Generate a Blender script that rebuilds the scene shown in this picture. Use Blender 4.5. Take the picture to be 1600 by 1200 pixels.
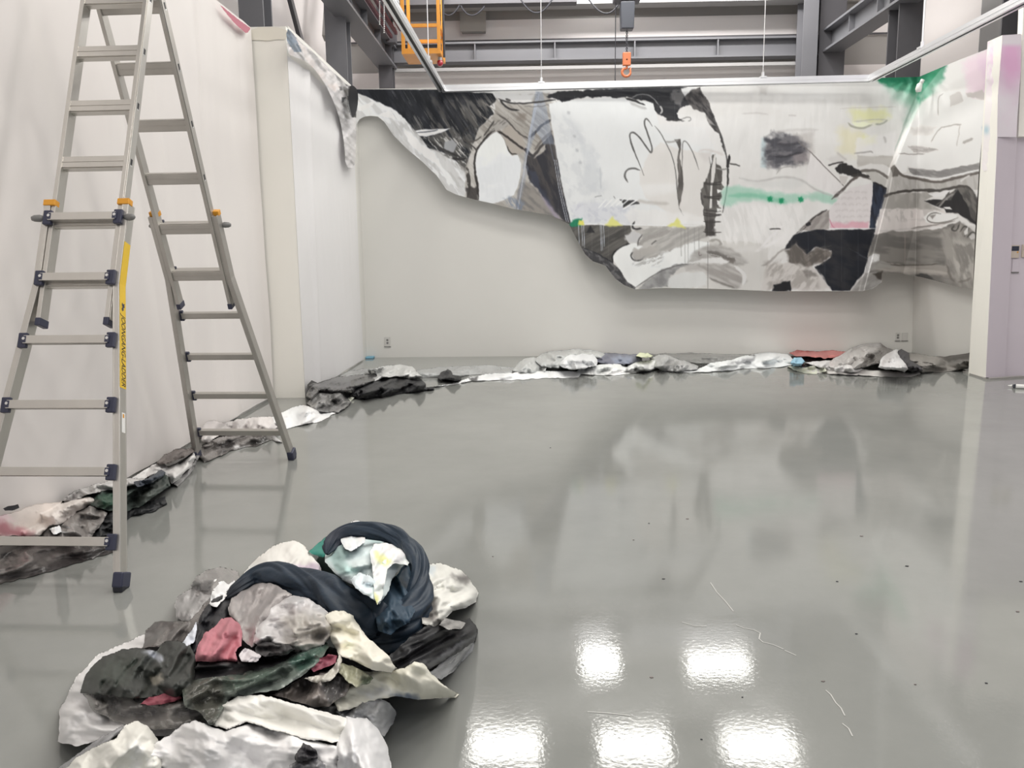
import bpy, math, random
import numpy as np

# ---------------------------------------------------------------- camera
F = 1290.0; EYE = 1.6
VPX, VPY, SL = 828.0, 394.0, -0.0128
_Y = np.array([(VPX-800)/F, (VPY-600)/F, 1.0]); _Y /= np.linalg.norm(_Y)
_h = np.array([(VPX+1000-800)/F, (VPY+1000*SL-600)/F, 1.0])
_U = np.cross(_h, _Y); _U /= np.linalg.norm(_U)
if _U[1] > 0: _U = -_U
_X = np.cross(_Y, _U); _X /= np.linalg.norm(_X)
if _X[0] < 0: _X = -_X
R = np.array([_X, _Y, _U])            # world = R @ camera(x right, y down, z forward)
scene = bpy.context.scene
col = scene.collection
for o in list(bpy.data.objects): bpy.data.objects.remove(o)
from mathutils import Matrix, Vector
cam = bpy.data.cameras.new('camera'); camo = bpy.data.objects.new('camera', cam); col.objects.link(camo)
cam.sensor_width = 36.0; cam.sensor_fit = 'HORIZONTAL'; cam.lens = F/1600*36.0
cam.clip_start = 0.05; cam.clip_end = 100
M = Matrix(((R[0,0], -R[0,1], -R[0,2], 0), (R[1,0], -R[1,1], -R[1,2], 0), (R[2,0], -R[2,1], -R[2,2], EYE), (0,0,0,1)))
camo.matrix_world = M
scene.camera = camo

# ---------------------------------------------------------------- light
scene.view_settings.view_transform = 'Standard'; scene.view_settings.look = 'None'
scene.view_settings.gamma = 1.0; scene.view_settings.use_curve_mapping = False
scene.view_settings.exposure = -0.06
w = bpy.data.worlds.new('world'); scene.world = w; w.use_nodes = True
w.node_tree.nodes['Background'].inputs[0].default_value = (0.93, 0.94, 1.0, 1)
w.node_tree.nodes['Background'].inputs[1].default_value = 0.47
def area(x, y, z, sx, sy, power, colr, rot=(0,0,0)):
    l = bpy.data.lights.new('ceiling_lamp_or_fill', 'AREA'); l.shape = 'RECTANGLE'; l.size = sx; l.size_y = sy
    l.energy = power; l.color = colr
    o = bpy.data.objects.new('ceiling_lamp_or_fill', l); o.location = (x, y, z); o.rotation_euler = rot
    col.objects.link(o); return o
LZ = 6.5
for (x, y, sx) in [(1.40, 16.2, .7), (3.83, 16.1, 1.25), (-.48, 12.6, 1.15), (1.65, 12.6, 1.15), (3.70, 12.6, 1.15)]:
    area(x, y, LZ if y < 14 else 6.9, sx, .9 if y < 14 else .7, 62, (1.0, .985, .93))
for y in (9.4, 6.4, 3.4, .4, -2.6):  # unseen rows carrying the grid on, added to light the room
    for x in (-.48, 1.65, 3.70):
        area(x, y, LZ, 1.3, .95, 54, (1.0, .955, .90) if y < 8 else (1.0, .975, .92))
# unseen strip lights added to brighten the upper hall walls
area(1.5, 14.6, 7.0, 6.5, .4, 300, (1.0, .97, .94), (math.radians(58), 0, 0))
area(-1.2, 12.5, 7.1, .4, 7.0, 110, (1.0, .97, .94), (0, math.radians(86), 0))
area(4.4, 12.5, 7.1, .4, 7.0, 85, (1.0, .95, .90), (0, math.radians(-79), 0))
area(7.0, 5.5, 5.2, 1.0, 1.0, 40, (1.0, .92, .98), (0, math.radians(35), 0))  # unseen pinkish light from the right, added to tint the pillar

# ---------------------------------------------------------------- projection helpers
def ray(px, py):
    px = np.asarray(px, float); py = np.asarray(py, float)
    d = np.stack([(px-800)/F, (py-600)/F, np.ones_like(px)], -1)
    return d @ R.T
ORG = np.array([0, 0, EYE])
def onz(px, py, z=0.0):
    d = ray(px, py); t = (z-EYE)/d[..., 2]; return ORG + d*t[..., None]
def ony(px, py, y):
    d = ray(px, py); t = y/d[..., 1]; return ORG + d*t[..., None]
def onx(px, py, x):
    d = ray(px, py); t = x/d[..., 0]; return ORG + d*t[..., None]
def lin(c):
    c = np.asarray(c, float)/255.0
    return np.where(c <= .04045, c/12.92, ((c+.055)/1.055)**2.4)
# surface colour from a colour read off the photograph (its white walls read about 214,208,200)
WP = lin([236, 233, 228]); 
def alb(c): return np.clip(lin(c)/WP*0.86, 0.004, 0.92)

# ---------------------------------------------------------------- materials
def mat(name, c, rough=.5, metal=0.0, spec=.5, bump=0.0, bscale=30., alpha=1.0, var=0.0, vscale=4., coat=0.0, aniso=(1,1,1)):
    m = bpy.data.materials.new(name); m.use_nodes = True
    nt = m.node_tree; b = nt.nodes['Principled BSDF']
    b.inputs['Roughness'].default_value = rough; b.inputs['Metallic'].default_value = metal
    b.inputs['Specular IOR Level'].default_value = spec; b.inputs['Alpha'].default_value = alpha
    b.inputs['Coat Weight'].default_value = coat; b.inputs['Coat Roughness'].default_value = .15
    tc = nt.nodes.new('ShaderNodeTexCoord'); mp = nt.nodes.new('ShaderNodeMapping'); mp.inputs['Scale'].default_value = aniso
    nt.links.new(tc.outputs['Object'], mp.inputs['Vector'])
    if isinstance(c, str):
        a = nt.nodes.new('ShaderNodeAttribute'); a.attribute_name = 'Col'
        nt.links.new(a.outputs['Color'], b.inputs['Base Color'])
    else:
        c = tuple(float(v) for v in c)
        b.inputs['Base Color'].default_value = (*c, 1)
        if var > 0:
            n = nt.nodes.new('ShaderNodeTexNoise'); n.inputs['Scale'].default_value = vscale; n.inputs['Detail'].default_value = 6
            r = nt.nodes.new('ShaderNodeMix'); r.data_type = 'RGBA'
            r.inputs[6].default_value = (*[v*(1-var) for v in c], 1); r.inputs[7].default_value = (*[min(1, v*(1+var)) for v in c], 1)
            nt.links.new(mp.outputs[0], n.inputs['Vector'])
            nt.links.new(n.outputs['Fac'], r.inputs[0]); nt.links.new(r.outputs[2], b.inputs['Base Color'])
    if bump > 0:
        n = nt.nodes.new('ShaderNodeTexNoise'); n.inputs['Scale'].default_value = bscale; n.inputs['Detail'].default_value = 4
        u = nt.nodes.new('ShaderNodeBump'); u.inputs['Strength'].default_value = bump; u.inputs['Distance'].default_value = .01
        nt.links.new(mp.outputs[0], n.inputs['Vector']); nt.links.new(n.outputs['Fac'], u.inputs['Height'])
        nt.links.new(u.outputs[0], b.inputs['Normal'])
    return m
MAT = dict(
    wall=mat('white_wall_paint', alb((224, 220, 211)), .6, spec=.3, var=.025, vscale=1.1, bump=.05, bscale=60),
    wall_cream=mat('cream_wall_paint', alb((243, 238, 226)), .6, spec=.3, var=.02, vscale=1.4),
    wall_lav=mat('lavender_lit_wall_paint', alb((210, 200, 204)), .6, spec=.3, var=.03, vscale=2),  # lavender cast of the light from the right put into the colour
    panel=mat('cladding_panel', alb((240, 232, 226)), .5, var=.04, vscale=.8),
    panel_d=mat('cladding_panel_grey', alb((168, 163, 157)), .5, var=.05, vscale=1.5),
    steel=mat('painted_grey_steel', alb((112, 111, 113)), .5, var=.08, vscale=2),
    steel_l=mat('light_grey_steel', alb((160, 157, 154)), .5, var=.05, vscale=2),
    steel_d=mat('dark_grey_steel', alb((84, 82, 84)), .5, var=.1, vscale=2),
    brown=mat('brown_primer_steel', alb((118, 106, 102)), .6, var=.08, vscale=3),
    ceil=mat('ceiling_sheet', (.42, .42, .41), .7, var=.05),
    galv=mat('galvanised_channel', (.86, .87, .89), .34, metal=.7, bump=.02, bscale=8),
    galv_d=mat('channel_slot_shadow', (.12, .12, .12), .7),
    orange=mat('orange_paint', alb((206, 138, 50)), .45, var=.08),
    hookm=mat('orange_hook_paint', alb((186, 104, 64)), .45, var=.08),
    dark=mat('dark_hoist_paint', alb((58, 60, 66)), .4),
    black=mat('black_rubber', alb((40, 40, 46)), .6),
    navy=mat('navy_plastic', alb((52, 54, 72)), .4, var=.1, vscale=20),
    grey=mat('grey_plastic', alb((120, 118, 114)), .4),
    red=mat('red_lamp_glass', (.35, .01, .03), .15, coat=1.0),
    darkred=mat('dark_red_conductor', alb((96, 52, 60)), .5),
    boxg=mat('grey_junction_box', alb((160, 156, 149)), .5),
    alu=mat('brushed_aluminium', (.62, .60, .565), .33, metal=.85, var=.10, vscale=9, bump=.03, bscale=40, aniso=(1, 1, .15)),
    alu_d=mat('darker_aluminium', (.50, .48, .45), .42, metal=.75, var=.14, vscale=7, bump=.03, bscale=40),  # rear ladder side, darker and rougher than the front
    yellow=mat('yellow_sticker', alb((226, 186, 50)), .4, var=.08, vscale=30),
    blacki=mat('black_print', (.02, .02, .025), .5),
    clamp=mat('orange_clamp_plastic', alb((220, 152, 44)), .4),
    silver=mat('steel_rivet', (.8, .8, .8), .3, metal=1.0),
    white=mat('white_plastic', (.82, .82, .80), .35),
    plate=mat('outlet_plate', alb((206, 202, 194)), .4),
    bluet=mat('blue_tape', alb((120, 170, 190)), .5),
    screen=mat('dark_display', alb((50, 52, 66)), .2),
    beige=mat('beige_plastic', alb((200, 186, 170)), .4),
    paper=mat('white_crumpled_paper', 'attr', .5, spec=.4, bump=.06, bscale=60),
    cloth=mat('crinkled_nylon', 'attr', .5, spec=.35, bump=.08, bscale=90),
    plastic=mat('thin_plastic_sheet', 'attr', .22, spec=.6, alpha=.90),
    film=mat('translucent_film', 'attr', .2, spec=.6, alpha=.62),
    mural=mat('painted_plastic_sheet', 'attr', .48, spec=.2),
)
# floor: glossy grey epoxy with faint mottling and fine orange peel
m = bpy.data.materials.new('grey_epoxy_floor'); m.use_nodes = True; nt = m.node_tree; b = nt.nodes['Principled BSDF']
tc = nt.nodes.new('ShaderNodeTexCoord')
n1 = nt.nodes.new('ShaderNodeTexNoise'); n1.inputs['Scale'].default_value = .9; n1.inputs['Detail'].default_value = 8; n1.inputs['Roughness'].default_value = .65
cr = nt.nodes.new('ShaderNodeValToRGB'); cr.color_ramp.elements[0].position = .3; cr.color_ramp.elements[1].position = .72
cr.color_ramp.elements[0].color = (.235, .243, .231, 1); cr.color_ramp.elements[1].color = (.285, .293, .279, 1)
n2 = nt.nodes.new('ShaderNodeTexNoise'); n2.inputs['Scale'].default_value = 5; n2.inputs['Detail'].default_value = 9
rr = nt.nodes.new('ShaderNodeMapRange'); rr.inputs[1].default_value = .3; rr.inputs[2].default_value = .7; rr.inputs[3].default_value = .045; rr.inputs[4].default_value = .095
n3 = nt.nodes.new('ShaderNodeTexNoise'); n3.inputs['Scale'].default_value = 55; n3.inputs['Detail'].default_value = 3
bu = nt.nodes.new('ShaderNodeBump'); bu.inputs['Strength'].default_value = .055; bu.inputs['Distance'].default_value = .004
for n in (n1, n2, n3): nt.links.new(tc.outputs['Object'], n.inputs['Vector'])
nt.links.new(n1.outputs['Fac'], cr.inputs[0]); nt.links.new(cr.outputs[0], b.inputs['Base Color'])
nt.links.new(n2.outputs['Fac'], rr.inputs[0]); nt.links.new(rr.outputs[0], b.inputs['Roughness'])
nt.links.new(n3.outputs['Fac'], bu.inputs['Height']); nt.links.new(bu.outputs[0], b.inputs['Normal'])
b.inputs['Specular IOR Level'].default_value = .5
MAT['floor'] = m

# ---------------------------------------------------------------- mesh helpers
class MB:
    def __init__(s): s.v = []; s.f = []
    def add(s, v, f):
        n = len(s.v); s.v += [tuple(float(c) for c in p) for p in v]; s.f += [tuple(n+i for i in q) for q in f]; return s
    def hexa(s, p):      # 8 points: bottom ring 0-3, top ring 4-7
        return s.add(p, [(0,3,2,1), (4,5,6,7), (0,1,5,4), (1,2,6,5), (2,3,7,6), (3,0,4,7)])
    def box(s, x0, y0, z0, x1, y1, z1):
        return s.hexa([(x0,y0,z0), (x1,y0,z0), (x1,y1,z0), (x0,y1,z0), (x0,y0,z1), (x1,y0,z1), (x1,y1,z1), (x0,y1,z1)])
    def tube(s, pts, r, n=8, cap=True):
        pts = [np.array(p, float) for p in pts]; rs = r if hasattr(r, '__len__') else [r]*len(pts)
        V = []; prev = None
        for i, p in enumerate(pts):
            t = pts[min(i+1, len(pts)-1)] - pts[max(i-1, 0)]; t /= np.linalg.norm(t)+1e-9
            a = prev if prev is not None else (np.array([0, 0, 1.]) if abs(t[2]) < .9 else np.array([1., 0, 0]))
            a = a - t*(a@t); a /= np.linalg.norm(a)+1e-9; bb = np.cross(t, a); prev = a
            for k in range(n):
                an = 2*math.pi*k/n; V.append(p + rs[i]*(math.cos(an)*a + math.sin(an)*bb))
        Fc = [(i*n+k, i*n+(k+1) % n, (i+1)*n+(k+1) % n, (i+1)*n+k) for i in range(len(pts)-1) for k in range(n)]
        if cap: Fc += [tuple(range(n-1, -1, -1)), tuple((len(pts)-1)*n+k for k in range(n))]
        return s.add(V, Fc)
    def build(s, name, m, parent=None, bevel=0.0, smooth=False):
        me = bpy.data.meshes.new(name); me.from_pydata(s.v, [], s.f); me.update()
        o = bpy.data.objects.new(name, me); col.objects.link(o)
        me.materials.append(MAT[m] if isinstance(m, str) else m)
        if parent is not None: o.parent = parent
        if bevel > 0:
            bv = o.modifiers.new('bevel', 'BEVEL'); bv.width = bevel; bv.segments = 2; bv.limit_method = 'ANGLE'
        if smooth: me.polygons.foreach_set('use_smooth', [True]*len(me.polygons))
        return o
def tag(o, label, cat, group=None, kind=None):
    if label: o['label'] = label
    if cat: o['category'] = cat
    if group: o['group'] = group
    if kind: o['kind'] = kind
    return o
def struct(o): o['kind'] = 'structure'; return o
def empty(name, loc=(0, 0, 0)):
    o = bpy.data.objects.new(name, None); o.location = loc; o.empty_display_size = .1; col.objects.link(o); return o
def thing(name, label, cat, group=None):
    return tag(empty(name), label, cat, group)

# ---------------------------------------------------------------- room
XN, XL, XR, YS, YB, ZT = -2.95, -2.565, 5.87, 9.18, 12.78, 4.03
floor = MB().add([(-12, -5, 0), (14, -5, 0), (14, 18, 0), (-12, 18, 0)], [(0, 1, 2, 3)]).build('floor', 'floor'); struct(floor)
struct(MB().box(-12, -5, 7.4, 14, 18, 7.5).build('ceiling', 'ceil'))
# white partition walls
struct(MB().box(XN-.1, -5, 0, XN, YS+.02, ZT-.03).build('wall_left', 'wall'))
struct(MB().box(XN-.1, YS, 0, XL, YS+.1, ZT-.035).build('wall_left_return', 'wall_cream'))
struct(MB().box(XL-.1, YS+.1, 0, XL, YB, ZT-.01).build('wall_left_rear', 'wall'))
struct(MB().box(XL-.1, YB, 0, XR+.1, YB+.1, ZT).build('wall_back', 'wall'))
# right wall, its top edge a touch inwards
def lean(p0, p1, q0, q1, th, z_t0, z_t1, top_dx0, top_dx1):
    # wall between floor points p0->p1 (inner face), thickness vector th
    (x0, y0), (x1, y1) = p0, p1
    return MB().hexa([(x0, y0, 0), (x1, y1, 0), (x1+th[0], y1+th[1], 0), (x0+th[0], y0+th[1], 0),
                      (x0+top_dx0, y0, z_t0), (x1+top_dx1, y1, z_t1), (x1+th[0]+top_dx1, y1+th[1], z_t1), (x0+th[0]+top_dx0, y0+th[1], z_t0)])
tR0 = ony(1440, 122, YB); tR1 = ony(1545, 77, 10.5)
struct(lean((XR, YB), (XR, 10.4), 0, 0, (.1, 0), tR0[2], tR1[2], tR0[0]-XR, tR1[0]-XR).build('wall_right', 'wall'))
# pillar at the end of the right wall
pb = [onz(1513, 585), onz(1540, 592), onz(1570, 590)]
pt = [ony(1543, 65, pb[0][1]), ony(1566, 55, pb[1][1]), ony(1597, 53, pb[2][1])]
bk = lambda p: (p[0]+.02, p[1]+.35, p[2])
pl = MB().hexa([tuple(pb[1]), tuple(pb[2]), (pb[2][0], pb[0][1], 0), tuple(pb[0]), tuple(pt[1]), tuple(pt[2]), (pt[2][0], pb[0][1], pt[2][2]), tuple(pt[0])])
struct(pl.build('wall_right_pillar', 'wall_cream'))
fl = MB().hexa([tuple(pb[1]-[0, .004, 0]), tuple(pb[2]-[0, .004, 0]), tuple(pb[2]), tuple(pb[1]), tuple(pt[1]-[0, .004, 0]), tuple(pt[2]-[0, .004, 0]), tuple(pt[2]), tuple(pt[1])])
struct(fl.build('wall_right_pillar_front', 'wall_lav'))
yf = pb[2][1]+.06
r0 = pb[2][0]; r1 = ony(1597, 53, yf)[0]
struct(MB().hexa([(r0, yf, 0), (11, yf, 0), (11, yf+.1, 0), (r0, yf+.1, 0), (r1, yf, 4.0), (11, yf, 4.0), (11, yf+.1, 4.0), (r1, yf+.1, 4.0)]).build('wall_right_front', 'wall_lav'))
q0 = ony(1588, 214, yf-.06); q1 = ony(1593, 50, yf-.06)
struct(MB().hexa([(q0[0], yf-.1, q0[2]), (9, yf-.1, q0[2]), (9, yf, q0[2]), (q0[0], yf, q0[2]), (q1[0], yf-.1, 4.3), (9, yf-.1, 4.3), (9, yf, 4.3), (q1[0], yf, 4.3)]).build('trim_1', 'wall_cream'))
# grey foot strip of the pillar
fs = [onz(1504, 582), onz(1541, 594), onz(1572, 592), onz(1600, 590)]
g = MB()
for a, b2 in zip(fs[:-1], fs[1:]):
    d = (b2-a)/np.linalg.norm(b2-a); nrm = np.array([-d[1], d[0], 0])*.05
    g.hexa([tuple(a), tuple(b2), tuple(b2+nrm), tuple(a+nrm), tuple(a+[0,0,.02]), tuple(b2+[0,0,.02]), tuple(b2+nrm+[0,0,.02]), tuple(a+nrm+[0,0,.02])])
struct(g.build('baseboard_right', 'boxg'))
# hall shell behind the partitions
YH, XHL, XHR = 17.3, -3.75, 7.3
struct(MB().box(XHL-.1, YS-6, 0, XHL, YH, 7.4).build('wall_hall_left', 'panel'))
struct(MB().box(XHR, 8.0, 0, XHR+.1, YH, 7.4).build('wall_hall_right', 'panel'))
def zat(px, py, y): return float(ony(px, py, y)[2])
def xat(px, py, y): return float(ony(px, py, y)[0])
rows = [(0, 128, 3.0), (128, 106, 0), (106, 97, 0), (97, 54, 0), (54, 30, 0), (30, 12, 0)]
struct(MB().box(XHL, YH, 0, XHR, YH+.1, 7.4).build('wall_hall_back', 'panel_d'))
z_a, z_b, z_c, z_d, z_e = [zat(1000, y, YH) for y in (200, 104, 60, 25, -30)]
hb = bpy.data.objects['wall_hall_back']
MB().box(XHL, YH-.05, 0, XHR, YH, zat(1000, 108, YH)).build('cladding_panel', 'panel', hb)
MB().box(XHL, YH-.05, zat(1000, 62, YH), XHR, YH, zat(1000, 28, YH)).build('cladding_panel', 'panel', hb)
MB().box(XHL, YH-.07, zat(1000, 62, YH)+.0, XHR, YH-.051, zat(1000, 59, YH)).build('cladding_joint', 'steel_d', hb)
MB().box(XHL, YH-.16, zat(1000, 12, YH), XHR, YH, zat(1000, 8, YH)).build('cladding_rail', 'boxg', hb)
# main girt beam on the back wall: I-section with web stiffeners
YG = 16.75
def ibeam_x(x0, x1, z0, z1, y, d, m, name, label, cat, group=None, stiff=()):
    root = thing(name, label, cat, group)
    MB().box(x0, y, z0, x1, y+d, z0+.035).build('flange', m, root)
    MB().box(x0, y, z1-.035, x1, y+d, z1).build('flange', m, root)
    MB().box(x0, y+d*.45, z0+.035, x1, y+d*.55, z1-.035).build('web', m, root)
    for xs in stiff: MB().box(xs-.012, y+.01, z0+.035, xs+.012, y+d*.45, z1-.035).build('stiffener', m, root)
    return root
gz0, gz1 = zat(950, 92, YG), zat(950, 61, YG)
ibeam_x(-2.95, 5.55, gz0, gz1, YG, .3, 'steel', 'wall_beam', 'long grey steel I-beam running across the back wall behind the hook', 'beam', None, [xat(x, 80, YG) for x in (742, 867, 992, 1122)])
MB().box(-2.95, YG+.05, gz0-.16, 5.55, YG+.15, gz0-.1).build('angle', 'steel_l', bpy.data.objects['wall_beam'])

def column(name, label, xa, xb, ya, yb, m='steel', flange=True, bolts=()):
    root = thing(name, label, 'column', None)
    t = .03
    MB().box(xa, ya, 0, xb, ya+t, 7.4).build('flange', m, root)
    MB().box(xa, yb-t, 0, xb, yb, 7.4).build('flange', m, root)
    xm = (xa+xb)/2
    MB().box(xm-.02, ya+t, 0, xm+.02, yb-t, 7.4).build('web', m, root)
    return root
column('steel_column', 'grey steel column rising right behind the pilaster with the cream top', -3.17, -2.90, 9.52, 9.86)
column('steel_column', 'tall grey steel column at the left corner above the black paint tip', -3.08, -2.76, 13.15, 13.5)
column('steel_column', 'dark steel column in the far left corner beside the orange cage', xat(592, 60, 16.6), xat(613, 60, 16.6), 16.45, 16.75, 'steel_d')
column('steel_column', 'grey steel column where the back beam meets the right runway', xat(1252, 60, 16.4), xat(1275, 60, 16.4), 16.3, 16.7)
column('steel_column', 'dark column standing right of the beam end in the far right corner', xat(1283, 60, 16.4), xat(1324, 60, 16.4), 16.5, 17.0, 'steel_d')
column('steel_column', 'wide dark grey column behind the hanging rod on the right', xat(1403, 60, 13.4), xat(1441, 60, 13.4), 13.4, 13.8, 'steel_d')
column('steel_column', 'dark column above the pink stained sheet at far right', 6.08, 6.75, 10.65, 11.35, 'steel_d')
tag(MB().box(6.95, 12.9, 0, 7.3, 13.55, 7.4).build('wall_post', 'steel_l', None), 'pale grey boxed post between two dark columns at the upper right', 'post')
tag(MB().box(-3.75, 9.2, 0, -3.45, 9.5, 7.4).build('wall_post', 'steel_l', None), 'pale post left of the grey column above the cream pilaster', 'post')
# braces
def brace(p0, p1, w_, m, label, name='brace'):
    p0 = np.array(p0); p1 = np.array(p1); d = p1-p0; d /= np.linalg.norm(d); n = np.cross([1, 0, 0], d); n /= np.linalg.norm(n); n *= w_/2; t = np.array([.05, 0, 0])
    o = MB().hexa([p0-n, p0+n, p0+n+t, p0-n+t, p1-n, p1+n, p1+n+t, p1-n+t]).build(name, m); return tag(o, label, 'brace')
brace(onx(471, 78, -2.98), onx(440, -40, -2.98), .10, 'steel_d', 'thin dark diagonal brace beside the column over the pilaster', 'diagonal_brace')
brace(onx(514, 118, -3.2), onx(540, -40, -3.2), .14, 'brown', 'brown diagonal brace left of the tall corner column', 'diagonal_brace')
brace(onx(505, 60, -3.4), onx(512, -60, -3.4), .16, 'panel_d', 'pale grey strut far left behind the brown brace', 'diagonal_brace')
# crane runways
def runway(x0, x1, z0, z1, label):
    root = thing('crane_runway', label, 'beam')
    MB().box(x0-.06, 7.5, z0, x1+.06, 16.9, z0+.04).build('flange', 'steel', root)
    MB().box(x0-.06, 7.5, z1-.04, x1+.06, 16.9, z1).build('flange', 'steel', root)
    xm = (x0+x1)/2
    MB().box(xm-.02, 7.5, z0+.04, xm+.02, 16.9, z1-.04).build('web', 'steel', root)
    for y in np.arange(9.4, 16.6, 1.2): MB().box(x0, y-.012, z0+.04, x1, y+.012, z1-.04).build('stiffener', 'steel', root)
    MB().box(xm-.03, 7.5, z1, xm+.03, 16.9, z1+.05).build('rail', 'steel_d', root)
    return root
zl = zat(622, 108, 16.8); runway(-2.86, -2.62, zl, zl+.42, 'grey crane runway beam along the left side of the hall')
zr = zat(1262, 80, 16.4); runway(5.62, 5.86, zr, zr+.42, 'grey crane runway beam along the right side of the hall')
rc = thing('cable_track', 'dark red conductor track running beside the left runway', 'cable track')
for k in range(3):
    MB().box(-2.5+.09*k, 9, zl+.30+.06*k, -2.45+.09*k, 15.7, zl+.35+.06*k).build('conductor_bar', 'darkred', rc)
for cx_, n_, lb in ((600, 16, 'pale chain strand hanging beside the red conductor track, the longer right one'), (593, 12, 'pale chain strand hanging beside the red conductor track, the shorter left one')):
    ch = MB(); q_ = [ony(cx_, 1+k*.8, 12.9) for k in range(n_*4)]
    ch.tube(q_, [.012 if (k//2) % 2 else .004 for k in range(n_*4)], 6)
    tag(ch.build('pull_chain', 'silver'), lb, 'chain')
tag(MB().box(xat(606, 50, 16.3), 16.1, zat(610, 66, 16.1), xat(620, 50, 16.3), 16.3, zat(610, 42, 16.1)).build('switch_box', 'steel_d'), 'small dark box at the far left runway end', 'box')
# crane bridge girder with festoon cables
YC = 16.4
gb = thing('crane_girder', 'grey overhead crane girder crossing the top of the view', 'beam')
cz0 = zat(950, 5, YC)
MB().box(-2.55, YC, cz0, 5.2, YC+.35, cz0+.04).build('flange', 'steel_l', gb)
MB().box(-2.55, YC+.15, cz0+.04, 5.2, YC+.2, cz0+.6).build('web', 'steel', gb)
lz0 = zat(700, 14, YC)
MB().box(-2.55, YC-.3, lz0, xat(900, 5, YC), YC-.05, cz0+.3).build('cable_tray', 'steel_d', gb)
fst = [((684, 5), (700, 24), (718, 8)), ((720, 9), (737, 24), (757, 10)), ((812, -4), (838, 20), (864, -3)), ((918, -4), (945, 21), (968, 4))]
flab = ['black cable loop behind the orange cage, leftmost one', 'black cable loop in front of the grey junction box', 'wide black cable loop over the left hanger rod', 'black cable loop ending at the chain hoist']
for (a, b2, c2), fl_ in zip(fst, flab):
    P0, P1, P2 = [ony(p[0], p[1], YC-.45) for p in (a, b2, c2)]
    pts = [(1-t)**2*P0 + 2*t*(1-t)*(2*P1-(P0+P2)/2) + t*t*P2 for t in np.linspace(0, 1, 15)]
    tag(MB().tube(pts, .014, 6).build('festoon_cable', 'black'), fl_, 'cable', 'looped cables under the crane girder')
# hoist
ho = thing('chain_hoist', 'dark electric chain hoist with an orange hook block', 'hoist')
YHO = 15.5; HS = YHO/13.7
x0, x1 = xat(968.5, 24, YHO), xat(991, 24, YHO)
zb, zt_ = zat(980, 47, YHO), zat(980, 4, YHO)
hx = (x0+x1)/2
MB().hexa([(x0+.015, YHO-.1, zb), (x1-.015, YHO-.1, zb), (x1-.015, YHO+.12, zb), (x0+.015, YHO+.12, zb), (x0, YHO-.12, zt_), (x1, YHO-.12, zt_), (x1, YHO+.14, zt_), (x0, YHO+.14, zt_)]).build('chain_bag', 'dark', ho, bevel=.02)
MB().box(x0-.12, YHO-.14, zt_+.0, x1+.1, YHO+.16, zt_+.3).build('motor_housing', 'steel_d', ho, bevel=.03)
zc0 = zat(980, 82, YHO)
chn = MB()
n = 14
for k in range(n):
    za = zb - (zb-zc0)*k/n; zz = zb - (zb-zc0)*(k+1.25)/n
    dx, dy = (.016, 0) if k % 2 else (0, .016)
    pts = [(hx+dx*math.cos(t), YHO+dy*math.cos(t), (za+zz)/2+(za-zz)/2*math.sin(t)) for t in np.linspace(0, 2*math.pi, 9)]
    chn.tube(pts, .007, 5)
chn.build('load_chain', 'black', ho)
zh0 = zat(980, 103, YHO)
MB().box(hx-.072, YHO-.04, zh0, hx+.072, YHO+.04, zc0).build('hook_block', 'hookm', ho, bevel=.014)
MB().tube([(hx, YHO-.04, (zh0*.55+zc0*.45)), (hx, YHO+.04, (zh0*.55+zc0*.45))], .014, 10).build('pin', 'dark', ho)
zh1 = zat(980, 121, YHO); rc_ = .066*HS; cz = zh1+rc_+.014*HS
hp = [(hx+.004, YHO, zh0+.01), (hx+.004, YHO, zh0-.03), (hx+.0, YHO, cz+.062)]
hp = [(hx+.006, YHO, zh0+.01), (hx+.004, YHO, zh0-.03), (hx-.02, YHO, cz+.06)]
for an in np.radians(np.arange(125, 395, 18)): hp.append((hx-.004+rc_*math.cos(an), YHO, cz+rc_*math.sin(an)))
hp.append((hx+.066, YHO, cz+.078))
MB().tube(hp, [.018, .020, .022]+[.025]*9+[.022]*4+[.016]*(len(hp)-16), 8).build('hook', 'hookm', ho, smooth=True)
MB().tube([(hx+.004, YHO, zh0-.02), (hx+.045, YHO, cz+.04)], .006, 5).build('safety_latch', 'hookm', ho)
MB().tube([ony(962, 4, YHO), ony(961, 150, YHO)], .008, 6).build('pendant_cable', 'black', ho)
# orange access cage with a red lamp
YO = 14.9
cg = thing('crane_cage', 'orange steel cage frame hanging at the left crane runway', 'cage')
cx0, cx1 = xat(627, 60, YO), xat(688, 60, YO)
cb = zat(655, 82, YO); ctp = 6.6; dp = .75; s_ = .055
for xx in (cx0, cx1-s_):
    for yy in (YO, YO+dp): MB().box(xx, yy, cb, xx+s_, yy+s_, ctp).build('post', 'orange', cg)
for zz, hh in ((cb, .07), (zat(655, 42, YO), .055), (zat(655, 24, YO)+.0, .0)):
    if hh: MB().box(cx0+s_, YO+.005, zz, cx1-s_, YO+s_-.005, zz+hh).build('crossbar', 'orange', cg)
for yy in (YO+dp,):
    for zz in (cb, zat(655, 50, YO), ): MB().box(cx0+s_, yy, zz, cx1-s_, yy+s_, zz+.06).build('crossbar', 'orange', cg)
for xx in (cx0, cx1-s_):
    for zz in (cb, zat(655, 42, YO)): MB().box(xx+.004, YO+s_, zz, xx+s_-.004, YO+dp, zz+.06).build('side_bar', 'orange', cg)
MB().box(cx0, YO, cb-.02, cx1, YO+dp+s_, cb-.001).build('floor_plate', 'orange', cg)
MB().tube([(cx1+.03, YO+.3, cb-.02), (cx1+.03, YO+.3, ctp)], .02, 6).build('cable', 'black', cg)
rp = ony(687.5, 99, YO+.25)
rl = thing('warning_lamp', 'small red warning lamp hanging under the orange cage', 'lamp')
MB().tube([rp+[0, 0, d_] for d_ in (-.052, -.045, -.02, .02, .045)], [.012, .035, .052, .052, .045], 12).build('lens', 'red', rl, smooth=True)
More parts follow.
